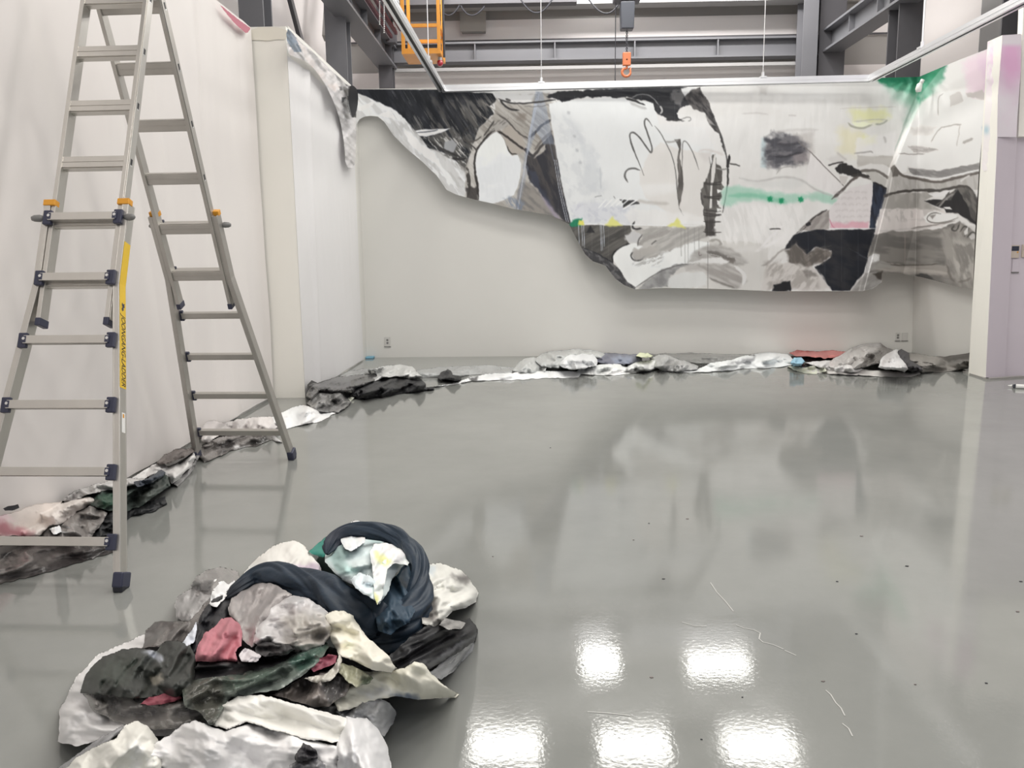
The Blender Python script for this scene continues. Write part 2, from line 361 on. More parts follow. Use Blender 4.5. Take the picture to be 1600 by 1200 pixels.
MB().tube([rp+[0, 0, .045], rp+[0, 0, .10]], .035, 10).build('base', 'steel_l', rl)
# box on the back cladding
jb = thing('junction_box', 'square grey junction box mounted high on the back cladding', 'box')
bx0, bx1, bz0, bz1 = xat(720, 30, 17), xat(758, 30, 17), zat(740, 48, 17), zat(740, 20, 17)
MB().box(bx0, 17.0, bz0, bx1, 17.24, bz1).build('body', 'boxg', jb, bevel=.01)
MB().box(bx0-.015, 16.98, bz0-.02, bx1+.015, 17.0, bz1+.015).build('cover', 'boxg', jb)

# ---------------------------------------------------------------- hanging rail loop
ZR = 3.95
ra, rb_ = onz(691, 143, ZR), onz(1360, 127, ZR)
rA, rB = onz(600, -10, ZR), onz(1640, -15, ZR)
rail = thing('hanging_rail', 'bright galvanised steel rail frame hung on rods above the painted sheet', 'rail')
def seg(p, q, name, wd=.075, ht=.085):
    p = np.array(p); q = np.array(q); d = q-p; d[2] = 0; d /= np.linalg.norm(d); n = np.array([-d[1], d[0], 0]); zz = np.array([0, 0, 1.])
    def bar(u0, u1, z0, z1, nm, m):
        return MB().hexa([p+n*u0+zz*z0, q+n*u0+zz*z0, q+n*u1+zz*z0, p+n*u1+zz*z0, p+n*u0+zz*z1, q+n*u0+zz*z1, q+n*u1+zz*z1, p+n*u1+zz*z1]).build(nm, m, rail)
    t = .006
    bar(-wd/2, -wd/2+t, 0, ht, 'side_web', 'galv'); bar(wd/2-t, wd/2, 0, ht, 'side_web', 'galv')
    bar(-wd/2+t, wd/2-t, ht-t, ht, 'top_web', 'galv')
    bar(-wd/2-.012, -wd/2+.018, -.008, 0, 'lip', 'galv'); bar(wd/2-.018, wd/2+.012, -.008, 0, 'lip', 'galv')
    bar(-wd/2-.004, -wd/2, ht*.42, ht*.55, 'rib', 'galv'); bar(wd/2, wd/2+.004, ht*.42, ht*.55, 'rib', 'galv')
    bar(-wd/2+t, wd/2-t, .02, .024, 'slot_shade', 'galv_d')  # dark strip inside the channel stands in for the slot's shade
seg(ra, rb_, 'back'); seg(rA, ra, 'left'); seg(rb_, rB, 'right')
def rod(px, py, along, r=.006):
    # rod standing on the rail at the pixel
    (a, b2) = along; best = None
    for t in np.linspace(0, 1, 1500):
        p = a+(b2-a)*t; c = (p-ORG) @ R; u, v = 800+F*c[0]/c[2], 600+F*c[1]/c[2]
        if best is None or abs(u-px) < best[0]: best = (abs(u-px), p)
    p = best[1]
    rt = thing('hanger_rod', '', 'rod')
    MB().tube([p+[0, 0, .09], p+[0, 0, 3.3]], r, 8).build('rod', 'galv', rt)
    MB().box(p[0]-.045, p[1]-.05, p[2]+.078, p[0]+.045, p[1]+.05, p[2]+.10).build('clamp', 'galv', rt)
    MB().tube([p+[0, 0, .10], p+[0, 0, .16]], .022, 6).build('nut', 'galv', rt)
    return rt
for px_, seg_, lb in ((846, (ra, rb_), 'thin hanger rod dropping to the rail left of the hook'), (1191.5, (ra, rb_), 'thin hanger rod dropping to the rail right of the hook'),
                  (670, (ra, rA), 'hanger rod on the left rail arm in front of the orange cage'), (1440, (rb_, rB), 'thick hanger rod on the right rail arm by the dark column'), (616, (ra, rA), 'short hanger rod at the top end of the left rail arm')):
    o = rod(px_, 0, seg_, .013 if px_ == 1440 else .006); o['label'] = lb

# ---------------------------------------------------------------- ladder
lad = thing('step_ladder', 'tall aluminium combination ladder opened as an A-frame by the left wall', 'ladder')
def ladder_side(x0, y0, az, ln, s, v1, wi, wo, k, out, sticker):
    U = np.array([math.cos(az), math.sin(az), 0]); N = np.array([-math.sin(az), math.cos(az), 0])
    V = N*math.sin(ln)+np.array([0, 0, math.cos(ln)]); W = np.cross(U, V)  # W points away from camera roughly
    if W[1] < 0: W = -W
    W = W*(1 if out < 0 else -1)          # W = from the outer (climbing) face inwards
    O = np.array([x0, y0, 0.])
    P = lambda u, v, w: O+U*u+V*v+W*w
    def bx(mb, u0, u1, v0, v1_, w0, w1, du=0.0):
        p = [P(u0, v0, w0), P(u1, v0, w0), P(u1, v0, w1), P(u0, v0, w1), P(u0+du, v1_, w0), P(u1+du, v1_, w0), P(u1+du, v1_, w1), P(u0+du, v1_, w1)]
        return mb.hexa(p)
    vk = v1+4*s
    vr = lambda i: v1+(i-1)*s
    hw = lambda v: wo+k*max(0, vk-v)
    vtop_out = vr(6)+.085; vin0 = vr(5)-.225; vtop = 3.28/math.cos(ln)
    for sg in (-1, 1):
        # outer stile: flared below rung 5, a C-section: web + two lips
        o1 = .004; th = .036
        mb = MB()
        def stile(mb, ua, ub, w0, w1, v_lo, v_hi, kink):
            vs = [v_lo]+([vk-.03] if kink else [])+[v_hi]
            for a, b2 in zip(vs[:-1], vs[1:]):
                ha = (k*max(0, vk-.03-a)) if kink else 0; hb_ = (k*max(0, vk-.03-b2)) if kink else 0
                A0, A1 = sg*(ua+ha), sg*(ub+ha)
                bx(mb, min(A0, A1), max(A0, A1), a, b2, w0, w1, du=sg*(hb_-ha))
        stile(mb, wo+.008, wo+.008+.008, -.02, .05, .03, vtop_out, True)
        stile(mb, wo+.016, wo+.044, -.02, -.012, .03, vtop_out, True)
        stile(mb, wo+.016, wo+.044, .042, .05, .03, vtop_out, True)
        stile(mb, wo+.036, wo+.044, -.012, .042, .03, vtop_out, True)
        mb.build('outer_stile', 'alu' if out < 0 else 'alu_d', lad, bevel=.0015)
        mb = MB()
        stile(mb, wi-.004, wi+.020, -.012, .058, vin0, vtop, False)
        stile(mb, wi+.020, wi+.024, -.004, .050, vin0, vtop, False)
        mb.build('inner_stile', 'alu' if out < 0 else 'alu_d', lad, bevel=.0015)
        # end cap of inner stile
        mb = MB(); stile(mb, wi-.008, wi+.022, -.016, .062, vin0-.03, vin0+.012, False); mb.build('stile_cap', 'navy', lad, bevel=.004)
        # foot
        hf = k*(vk-.03)
        uc = sg*(wo+.026+hf)
        c = P(uc, 0.0, .015)
        mb = MB()
        pts = []
        bx(mb, uc-.026, uc+.026, .02, .095, -.028, .058)
        mb.build('foot', 'navy', lad, bevel=.008)
        mb = MB(); q = P(uc, .02, .015); mb.box(q[0]-.024, q[1]-.036, 0.0, q[0]+.024, q[1]+.036, .035); mb.build('rubber_foot', 'black', lad, bevel=.008)
        # rivet on the foot
        # brackets with rivets on rungs 1..6
        for i in range(1, 7):
            v = vr(i); h = hw(v)
            a0, a1 = sg*(h-.020), sg*(h+.026)
            mb = MB(); bx(mb, min(a0, a1), max(a0, a1), v-.042, v+.038, -.042, -.018)
            bx(mb, min(sg*(h-.024), sg*h), max(sg*(h-.024), sg*h), v-.022, v+.020, -.050, -.024)
            br = mb.build('rung_bracket', 'navy', lad, bevel=.005)
            mb = MB(); mb.tube([P(sg*(h-.010), v+.004, -.052), P(sg*(h-.010), v+.004, -.048)], .008, 10); mb.build('rivet', 'silver', br)
        # slots in the inner stile at upper rungs
        for i in range(7, 11):
            mb = MB(); v = vr(i)
            a0, a1 = sg*(wi+.0236), sg*(wi+.0246)
            bx(mb, min(a0, a1), max(a0, a1), v-.022, v+.018, .012, .030); mb.build('lock_hole', 'blacki', lad)
            mb = MB(); bx(mb, min(sg*(wi+.0238), sg*(wi+.0252)), max(sg*(wi+.0238), sg*(wi+.0252)), v-.026, v-.018, .013, .029); mb.build('hole_rim', 'silver', lad)
        # orange clamp and lock knob at the top of the outer section
        mb = MB(); a0, a1 = sg*(wi-.005), sg*(wo+.047)
        v = vtop_out
        bx(mb, min(a0, a1), max(a0, a1), v-.010, v+.024, -.025, .020); mb.build('clamp', 'clamp', lad, bevel=.004)
        mb = MB(); v = vr(6)
        kb = [P(sg*(wo+.03), v, -.015), P(sg*(wo+.055), v, -.02), P(sg*(wo+.078), v-.004, -.03), P(sg*(wo+.092), v-.008, -.036)]
        mb.tube(kb, [.013, .020, .018, .010], 10); mb.build('lock_knob', 'grey', lad, smooth=True)
    for i in range(1, 7):      # outer rungs
        v = vr(i); h = hw(v)-.006
        mb = MB(); bx(mb, -h, h, v-.022, v+.022, -.048, -.014)
        bx(mb, -h, h, v-.022, v-.017, -.051, -.010)
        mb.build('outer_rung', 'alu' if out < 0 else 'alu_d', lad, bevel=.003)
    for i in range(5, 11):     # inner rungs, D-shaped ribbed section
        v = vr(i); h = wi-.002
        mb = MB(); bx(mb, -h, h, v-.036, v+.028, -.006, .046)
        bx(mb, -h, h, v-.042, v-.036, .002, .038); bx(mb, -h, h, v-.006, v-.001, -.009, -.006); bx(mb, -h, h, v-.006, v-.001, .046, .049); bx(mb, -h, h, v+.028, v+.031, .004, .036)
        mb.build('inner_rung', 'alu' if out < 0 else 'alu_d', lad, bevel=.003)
    for sg in (-1, 1):
        mb = MB(); a0, a1 = sg*(wi-.01), sg*(wi+.03); bx(mb, min(a0, a1), max(a0, a1), vtop-.14, vtop+.03, -.02, .075); mb.build('hinge', 'navy', lad, bevel=.01)
    if sticker:
        # yellow strip on the outward face of the right outer stile
        def sp(v, w, e): 
            ha = k*max(0, vk-.03-v); return P(wo+.044+ha+e, v, w)
        def vpix(y):
            best = min(np.linspace(0, 3, 3001), key=lambda v_: abs((lambda c: 600+F*c[1]/c[2])((sp(v_, .015, 0)-ORG) @ R)-y)); return float(best)
        va, vb = vpix(607), vpix(380)
        mb = MB(); vs = [va, vk-.03, vb]
        for a, b2 in zip(vs[:-1], vs[1:]):
            if b2 > a: mb.add([sp(a, -.017, .001), sp(a, .046, .001), sp(b2, .046, .001), sp(b2, -.017, .001)], [(0, 1, 2, 3)])
        mb.build('yellow_sticker', 'yellow', lad)
        def label(txt, y0_, y1_, w0, w1, m_, shear=.25):
            cu = bpy.data.curves.new('lettering', 'FONT'); cu.body = txt; cu.shear = shear; cu.offset = .004
            ob = bpy.data.objects.new('lettering', cu); col.objects.link(ob)
            bpy.context.view_layer.update(); dg = bpy.context.evaluated_depsgraph_get()
            me = bpy.data.meshes.new_from_object(ob.evaluated_get(dg)); bpy.data.objects.remove(ob)
            n_ = len(me.vertices); co = np.empty(n_*3); me.vertices.foreach_get('co', co); co = co.reshape(-1, 3)
            mn, mx = co.min(0), co.max(0); tt = (co-mn)/(mx-mn+1e-9)
            va_, vb_ = vpix(y0_), vpix(y1_)
            out_ = np.array([sp(va_+(vb_-va_)*t[0], w1+(w0-w1)*(1-t[1]), .0018) for t in tt])
            me.vertices.foreach_set('co', out_.ravel()); me.update()
            o = bpy.data.objects.new('lettering', me); col.objects.link(o); o.parent = lad; me.materials.clear(); me.materials.append(MAT[m_]); return o
        label('JOONGANG-LADDER', 491, 604, -.012, .040, 'blacki')
        # blue animal-like emblem above the lettering
        v_ = vpix(480); em = [(-.030, -.004), (-.018, .010), (-.006, .006), (.004, .022), (.016, .016), (.028, .024), (.022, .004), (.030, -.008), (.012, -.010), (0, -.002), (-.014, -.014)]
        MB().add([sp(v_+a*.8, .014+b2*.9, .0022) for a, b2 in em], [tuple(range(len(em)))]).build('emblem', 'navy', lad)
        # small white label lower down
        va, vb = vpix(676), vpix(645)
        MB().add([sp(va, 0, .001), sp(va, .034, .001), sp(vb, .034, .001), sp(vb, 0, .001)], [(0, 1, 2, 3)]).build('white_label', 'white', lad)
        va, vb = vpix(653), vpix(647)
        MB().add([sp(va, .010, .0016), sp(va, .024, .0016), sp(vb, .024, .0016), sp(vb, .010, .0016)], [(0, 1, 2, 3)]).build('label_mark', 'clamp', lad)
ladder_side(-2.41, 3.761, -.033, .379, .341, .238, .177, .191, .119, -1, True)
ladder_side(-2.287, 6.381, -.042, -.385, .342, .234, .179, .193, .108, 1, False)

# ---------------------------------------------------------------- small wall fittings
def outlet(px, py, wpx, hpx, label, holes=True):
    t = thing('wall_outlet', label, 'outlet')
    a, b2 = ony(px-wpx/2, py+hpx/2, YB), ony(px+wpx/2, py-hpx/2, YB)
    MB().box(a[0], YB-.012, a[2], b2[0], YB-.0, b2[2]).build('cover_plate', 'plate', t, bevel=.003)
    if holes:
        cx = (a[0]+b2[0])/2; h = b2[2]-a[2]
        for f in (.68, .38): MB().tube([(cx, YB-.014, a[2]+h*f), (cx, YB-.012, a[2]+h*f)], .017, 12).build('socket', 'grey', t)
    MB().box(a[0]-.004, YB-.016, a[2]-.006, b2[0]+.004, YB-.001, a[2]+.004).build('lower_lip', 'grey', t)
outlet(605.5, 534, 9, 15, 'small outlet plate low on the back wall at the left')
outlet(1402.5, 526, 8, 13, 'outlet plate with sockets, left one of the pair at the right')
outlet(1413.5, 526, 10, 13, 'blank cover plate, right one of the pair at the right', False)
bt = MB().box(-2.56, YB-.16, .0, -2.44, YB-.01, .03); tag(bt.build('tape_wad', 'bluet', None, bevel=.01), 'small wad of pale blue tape in the back left floor corner', 'tape')
yw = yf
def fit(px0, py0, px1, py1, dpt, label, name, cat):
    t = thing(name, label, cat); a, b2 = ony(px0, py1, yw), ony(px1, py0, yw)
    return t, a, b2
t, a, b2 = fit(1576, 383, 1592, 403, .03, 'beige wall controller with dark display beside the pillar', 'wall_controller', 'controller')
MB().box(a[0], yw-.025, a[2], b2[0], yw, b2[2]).build('body', 'beige', t, bevel=.003)
MB().box(a[0]+.015, yw-.028, a[2]+(b2[2]-a[2])*.55, b2[0]-.01, yw-.025, b2[2]-.012).build('display', 'screen', t)
MB().box(b2[0]-.03, yw-.029, a[2]+(b2[2]-a[2])*.40, b2[0]-.015, yw-.025, a[2]+(b2[2]-a[2])*.5).build('button', 'clamp', t)
t, a, b2 = fit(1595, 382, 1612, 402, .03, 'second wall controller cut by the right edge of the view', 'wall_controller', 'controller')
MB().box(a[0], yw-.025, a[2], b2[0], yw, b2[2]).build('body', 'beige', t, bevel=.003)
MB().box(a[0]+.015, yw-.028, a[2]+(b2[2]-a[2])*.55, b2[0]-.01, yw-.025, b2[2]-.012).build('display', 'screen', t)
a, b2 = ony(1580, 425, yw), ony(1592.5, 405, yw)
sp_ = thing('switch_plate', 'pale square switch plate below the wall controllers', 'switch')
MB().box(a[0], yw-.012, a[2], b2[0], yw, b2[2]).build('cover_plate', 'wall_lav', sp_, bevel=.003)
MB().box(a[0], yw-.018, a[2]-.012, b2[0], yw, a[2]).build('lower_lip', 'grey', sp_)
tb = thing('white_tube', 'thin white tube with a pointed tip lying on the floor right of the pillar', 'tube')
p0, p1, p2, p3 = onz(1575, 602.5, .02), onz(1584, 603, .02), onz(1587, 603.5, .025), onz(1640, 606, .025)
MB().tube([p0, p1], [.004, .018], 10).build('tip', 'white', tb); MB().tube([p1, p2], [.02, .026], 10).build('collar', 'dark', tb); MB().tube([p2, p3], .025, 12).build('barrel', 'white', tb)
# faint printed marks on the cream pillar side
for k in range(7):
    p = pb[1]*.5+pb[0]*.5
    a = onx(1541+.0*k, 376+k*4.6, pb[1][0]-.005); mk = MB().box(a[0]-.004, a[1]+.05, a[2]-.008, a[0]+.001, a[1]+.09, a[2]+.008)
    o = mk.build('ink_mark', 'grey', bpy.data.objects['wall_right_pillar'])

# hairline scratches and specks in the epoxy
def ribbon(pts, w_, name, m_):
    pts = [onz(x, y, .0015) for x, y in pts]; v = []; f = []
    for i, p in enumerate(pts):
        d = pts[min(i+1, len(pts)-1)]-pts[max(i-1, 0)]; d /= np.linalg.norm(d); n = np.array([-d[1], d[0], 0])*w_; v += [tuple(p-n), tuple(p+n)]
        if i: f.append((2*i-2, 2*i, 2*i+1, 2*i-1))
    return MB().add(v, f).build(name, m_, floor)
MAT['scratch'] = mat('pale_scratch', (.5, .5, .48), .4)
for pp in ([(1150, 976), (1162, 981), (1178, 984), (1188, 989), (1186, 998), (1192, 1003), (1208, 1007), (1224, 1014)], [(1290, 1078), (1298, 1085), (1306, 1098), (1314, 1106), (1320, 1118)], [(1316, 1130), (1326, 1138), (1332, 1150)], [(1110, 910), (1120, 925), (1134, 940), (1146, 955)],
           [(918, 1112), (950, 1114), (985, 1118)], [(1066, 972), (1085, 978), (1104, 978)], [(1226, 1016), (1244, 1024)]): ribbon(pp, .0022, 'scratch', 'scratch')
rs_ = random.Random(5)
for x, y in ((1308, 909), (1595, 909), (1038, 905), (1018, 1059), (1036, 905), (1286, 1065), (1338, 991), (1430, 1070), (1418, 885), (1590, 956), (1346, 838), (1417, 885), (1014, 818), (1074, 811), (990, 844), (1096, 1156), (1160, 1090), (1541, 1068), (860, 700), (770, 870)):
    p = onz(x, y, 0); r_ = .004+.006*rs_.random(); an = rs_.random()*3
    MB().hexa([(p[0]+r_*math.cos(an+k*1.57), p[1]+r_*.6*math.sin(an+k*1.57), z_) for z_ in (0.0005, .003) for k in range(4)]).build('grit', 'black' if rs_.random() > .3 else 'brown', floor)

# ================================================================ noise and painting
def lattice(seed, n=256):
    return np.random.RandomState(seed).rand(n, n)
_L = {}
def vnoise(x, y, seed=0):
    if seed not in _L: _L[seed] = lattice(seed)
    T = _L[seed]; xi = np.floor(x).astype(int); yi = np.floor(y).astype(int); fx = x-xi; fy = y-yi
    fx = fx*fx*(3-2*fx); fy = fy*fy*(3-2*fy); n = 255
    a = T[yi & n, xi & n]; b = T[yi & n, (xi+1) & n]; c = T[(yi+1) & n, xi & n]; d = T[(yi+1) & n, (xi+1) & n]
    return (a*(1-fx)+b*fx)*(1-fy)+(c*(1-fx)+d*fx)*fy
def fbm(x, y, seed=0, octv=4, gain=.5):
    s = 0; a = 1; t = 0
    for k in range(octv):
        s = s+a*vnoise(x*2**k+17.3*k, y*2**k+9.1*k, seed+k); t += a; a *= gain
    return s/t
def rot(x, y, deg):
    r = math.radians(deg); return x*math.cos(r)+y*math.sin(r), -x*math.sin(r)+y*math.cos(r)
def streak(x, y, deg, L, Wd, seed=0, octv=4):       # noise stretched along deg
    u, v = rot(x, y, deg); return fbm(u/L, v/Wd, seed, octv)
def seg_dist(px, py, pts, closed):
    pts = np.asarray(pts, float); n = len(pts); best = np.full(px.shape, 1e9); tt = np.zeros(px.shape)
    cum = np.zeros(n+1); 
    rng = range(n if closed else n-1)
    bx = np.zeros(px.shape); by = np.zeros(px.shape)
    for i in rng:
        a = pts[i]; b = pts[(i+1) % n]; d = b-a; l2 = d@d+1e-9
        t = np.clip(((px-a[0])*d[0]+(py-a[1])*d[1])/l2, 0, 1)
        qx = a[0]+t*d[0]; qy = a[1]+t*d[1]; ds = (px-qx)**2+(py-qy)**2
        m_ = ds < best; best = np.where(m_, ds, best); tt = np.where(m_, (i+t)/max(1, len(rng)), tt)
        bx = np.where(m_, qx, bx); by = np.where(m_, qy, by)
    return np.sqrt(best), tt, bx, by
def inside(px, py, pts):
    pts = np.asarray(pts, float); n = len(pts); c = np.zeros(px.shape, bool)
    for i in range(n):
        a = pts[i]; b = pts[(i+1) % n]
        if a[1] == b[1]: continue
        m_ = ((a[1] > py) != (b[1] > py)) & (px < (b[0]-a[0])*(py-a[1])/(b[1]-a[1])+a[0]); c ^= m_
    return c
def chaikin(pts, k=1, closed=True):
    pts = np.asarray(pts, float)
    for _ in range(k):
        a = pts; b = np.roll(pts, -1, 0)
        if closed: pts = np.stack([.75*a+.25*b, .25*a+.75*b], 1).reshape(-1, 2)
        else:
            q = np.stack([.75*a[:-1]+.25*a[1:], .25*a[:-1]+.75*a[1:]], 1).reshape(-1, 2); pts = np.vstack([a[:1], q, a[-1:]])
    return pts
def sstep(x): x = np.clip(x, 0, 1); return x*x*(3-2*x)

class Painter:
    def __init__(s, x0, y0, x1, y1, base):
        s.x0, s.y0, s.w, s.h = x0, y0, x1-x0, y1-y0
        s.X, s.Y = np.meshgrid(np.arange(x0, x1, dtype=float), np.arange(y0, y1, dtype=float))
        s.A = np.ones((s.h, s.w, 3))*np.array(base, float)
        s.sd = 100
    def _win(s, pts, pad):
        p = np.asarray(pts, float)
        a = int(max(0, p[:, 0].min()-pad-s.x0)); b = int(min(s.w, p[:, 0].max()+pad-s.x0+1))
        c = int(max(0, p[:, 1].min()-pad-s.y0)); d = int(min(s.h, p[:, 1].max()+pad-s.y0+1))
        return (slice(c, d), slice(a, b))
    def _mix(s, W, al, colr, tex, X, Y):
        colr = np.array(colr, float)
        if tex is not None:
            c2, deg, L, Wd, contrast = tex[:5]
            n = streak(X, Y, deg, L, Wd, s.sd+50)
            t = sstep((n-.5)*contrast+.5)[..., None]
            C = colr*(1-t)+np.array(c2, float)*t
        else: C = np.broadcast_to(colr, X.shape+(3,))
        s.A[W] = s.A[W]*(1-al[..., None])+C*al[..., None]
    def P(s, pts, colr, soft=.8, warp=2.0, al=1.0, tex=None, dry=None, smooth=0):
        s.sd += 7; pts = np.asarray(pts, float)
        if smooth: pts = chaikin(pts, smooth)
        W = s._win(pts, soft+warp+3); X = s.X[W]; Y = s.Y[W]
        if X.size == 0: return
        wx = X+warp*2*(fbm(X/9, Y/9, s.sd, 3)-.5)*1.6; wy = Y+warp*2*(fbm(X/9, Y/9, s.sd+31, 3)-.5)*1.6
        d = seg_dist(wx, wy, pts, True)[0]; d = np.where(inside(wx, wy, pts), d, -d)
        a = sstep(d/(2*soft)+.5)*al
        if dry is not None:
            deg, L, Wd, th = dry; n = streak(X, Y, deg, L, Wd, s.sd+77); a = a*sstep((n-th)*7+.5)
        s._mix(W, a, colr, tex, X, Y)
    def S(s, pts, wd, colr, soft=.7, warp=1.0, al=1.0, tex=None, dry=None, smooth=2, taper=True):
        s.sd += 7; pts = np.asarray(pts, float)
        if smooth: pts = chaikin(pts, smooth, False)
        W = s._win(pts, wd+soft+warp+3); X = s.X[W]; Y = s.Y[W]
        if X.size == 0: return
        wx = X+warp*2*(fbm(X/7, Y/7, s.sd, 2)-.5); wy = Y+warp*2*(fbm(X/7, Y/7, s.sd+31, 2)-.5)
        d, t, _, _ = seg_dist(wx, wy, pts, False)
        h = wd/2*(np.clip(np.minimum(t, 1-t)*6, .35, 1) if taper else 1)*(.75+.5*fbm(X/6, Y/6, s.sd+5, 2))
        a = sstep((h-d)/(2*soft)+.5)*al
        if dry is not None:
            deg, L, Wd, th = dry; n = streak(X, Y, deg, L, Wd, s.sd+77); a = a*sstep((n-th)*7+.5)
        s._mix(W, a, colr, tex, X, Y)
    def T(s, pts, colr, deg, L, Wd, th, al=1.0, soft=6, contrast=6):   # textured strokes over an area
        s.sd += 7; pts = np.asarray(pts, float); W = s._win(pts, soft+3); X = s.X[W]; Y = s.Y[W]
        d = seg_dist(X, Y, pts, True)[0]; d = np.where(inside(X, Y, pts), d, -d)
        n = streak(X, Y, deg, L, Wd, s.sd+3); a = sstep(d/(2*soft)+.5)*al*sstep((n-th)*contrast+.5)
        s._mix(W, a, colr, None, X, Y)

K, G1, G2, G3 = (38, 40, 44), (78, 76, 74), (120, 117, 112), (160, 156, 150)
WH, BASE = (243, 243, 241), (232, 229, 224)
pt_ = Painter(540, 40, 1560, 470, BASE)
P, S, T = pt_.P, pt_.S, pt_.T
# --- general soft tone
T([(860, 130), (1560, 130), (1560, 470), (860, 470)], (222, 218, 212), 0, 90, 40, .5, .6, 20, 3)
# --- left translucent margin
P([(540, 130), (740, 130), (740, 330), (540, 330)], (216, 214, 210), 1, 0)
T([(540, 130), (740, 130), (740, 330), (540, 330)], (243, 242, 240), 48, 40, 7, .5, .9, 2, 7)
T([(600, 190), (740, 190), (740, 330), (640, 330)], (196, 194, 189), 60, 16, 5, .56, .6, 3, 9)
S([(560, 172), (572, 166), (583, 161)], 5, (250, 250, 250), warp=.3); S([(573, 165), (578, 178)], 2, (245, 245, 245)); S([(560, 152), (572, 165)], 2, (240, 240, 240))
P([(590, 181), (607, 173), (620, 184), (605, 184)], (252, 252, 252), .8, 1)
P([(630, 203), (640, 205), (660, 225), (680, 240), (690, 262), (672, 250), (645, 230)], (250, 250, 249), 2, 2)
# --- black upper left field
bl = [(548, 138), (690, 140), (770, 146), (778, 158), (764, 166), (772, 178), (748, 200), (738, 232), (727, 262), (720, 258), (707, 247), (690, 237), (670, 233), (657, 215), (643, 198), (627, 180), (610, 168), (577, 153), (556, 145)]
P(bl, (44, 46, 51), .8, 1.2, tex=((32, 34, 38), 60, 30, 5, 3))
P([(672, 152), (775, 148), (775, 165), (740, 210), (735, 300), (712, 250), (672, 225), (650, 200), (668, 178)], (112, 108, 102), 9, 5, .7, dry=(57, 26, 5.0, .52))
T([(560, 140), (775, 146), (735, 260), (650, 210)], (96, 96, 98), 58, 30, 1.7, .70, .6, 3, 12)
T([(635, 178), (760, 160), (735, 250), (665, 215)], (150, 146, 140), 58, 22, 1.8, .67, .55, 5, 12)
P([(690, 148), (735, 150), (720, 185), (690, 190), (670, 170)], (60, 60, 64), 6, 5, .6, dry=(57, 24, 3, .5))
P([(648, 204), (665, 202), (703, 201), (690, 207), (668, 213), (656, 213)], (246, 246, 246), .6, .6)
S([(651, 207), (670, 206), (684, 203)], 1.4, (70, 70, 74), warp=.3)
P([(657, 215), (690, 214), (715, 222), (735, 205), (742, 240), (734, 275), (720, 256), (700, 246), (675, 232)], (96, 94, 90), 2, 2, .8, dry=(35, 14, 2.5, .42))
T([(660, 214), (720, 214), (735, 262), (690, 240)], (206, 203, 197), 50, 14, 1.5, .58, .9, 2, 14)
P([(695, 222), (708, 219), (714, 226), (708, 238), (694, 233)], (166, 166, 166), 1, 1)
S([(672, 219), (688, 232), (705, 240), (722, 246)], 4, (60, 58, 58)); S([(706, 247), (722, 250), (727, 247)], 4, (52, 50, 50))
S([(700, 160), (722, 195), (735, 210)], 2, (54, 54, 56)); S([(735, 196), (722, 210), (730, 222)], 2, (60, 58, 56))
# --- beige middle field
bg = [(775, 150), (858, 145), (862, 170), (864, 205), (873, 250), (893, 352), (860, 338), (800, 326), (748, 314), (727, 309), (727, 262), (738, 232), (748, 200), (772, 178)]
P(bg, (192, 187, 179), 1, 1.5, tex=((170, 164, 155), 40, 40, 5, 3))
P([(772, 146), (836, 146), (830, 160), (800, 163), (780, 158)], (226, 224, 220), 3, 2)
T([(735, 225), (760, 215), (748, 315), (727, 309)], (212, 207, 199), 55, 12, 2, .5, .8, 2, 10)
T([(745, 160), (870, 160), (840, 240), (760, 230)], (148, 142, 134), 38, 36, 2, .60, .8, 5, 12)
P([(808, 178), (822, 178), (820, 188), (808, 188)], (132, 122, 112), 4, 2, .7)
P([(770, 196), (788, 186), (797, 192), (790, 200), (776, 203), (768, 214)], (176, 171, 164), 1.5, 1); T([(765, 190), (795, 185), (790, 205), (765, 215)], (124, 120, 114), -40, 12, 2, .5, .8, 2, 10)
S([(729, 262), (733, 285), (731, 306)], 6, (76, 72, 68), dry=(80, 10, 2, .35))
P([(728, 293), (735, 290), (740, 293), (747, 288), (748, 314), (728, 309)], (66, 62, 60), 1.5, 2, .9)
egg = [(776, 205), (766, 211), (757, 220), (749, 229), (744, 240), (743, 260), (745, 275), (748, 288), (748, 315), (770, 318), (787, 312), (803, 304), (809, 290), (813, 275), (814, 255), (809, 241), (798, 243), (792, 230), (788, 219), (782, 210)]
P(egg, (240, 240, 238), .7, .8); T(egg, (228, 229, 228), 0, 40, 25, .5, .7, 4, 4)
S([(772, 203), (757, 217), (743, 236), (741, 262), (746, 288), (747, 311)], 3.2, (62, 58, 56), warp=1.2)
S([(756, 213), (765, 200), (772, 188)], 2.2, (76, 72, 70)); S([(745, 235), (735, 225), (722, 217)], 2.6, (74, 70, 68)); S([(731, 222), (745, 220), (752, 213)], 2, (80, 76, 72))
P([(785, 202), (800, 196), (816, 212), (822, 236), (812, 240), (800, 242), (792, 226)], (180, 171, 160), 1.2, 1.2)
S([(778, 205), (790, 212), (803, 222), (820, 235)], 3.4, (58, 54, 52)); S([(792, 228), (797, 240), (808, 241)], 2.2, (70, 66, 62))
S([(776, 177), (790, 186), (803, 200), (815, 212), (826, 216)], 2.4, (92, 88, 84)); S([(826, 215), (836, 208), (846, 196), (862, 186)], 4, (72, 70, 70))
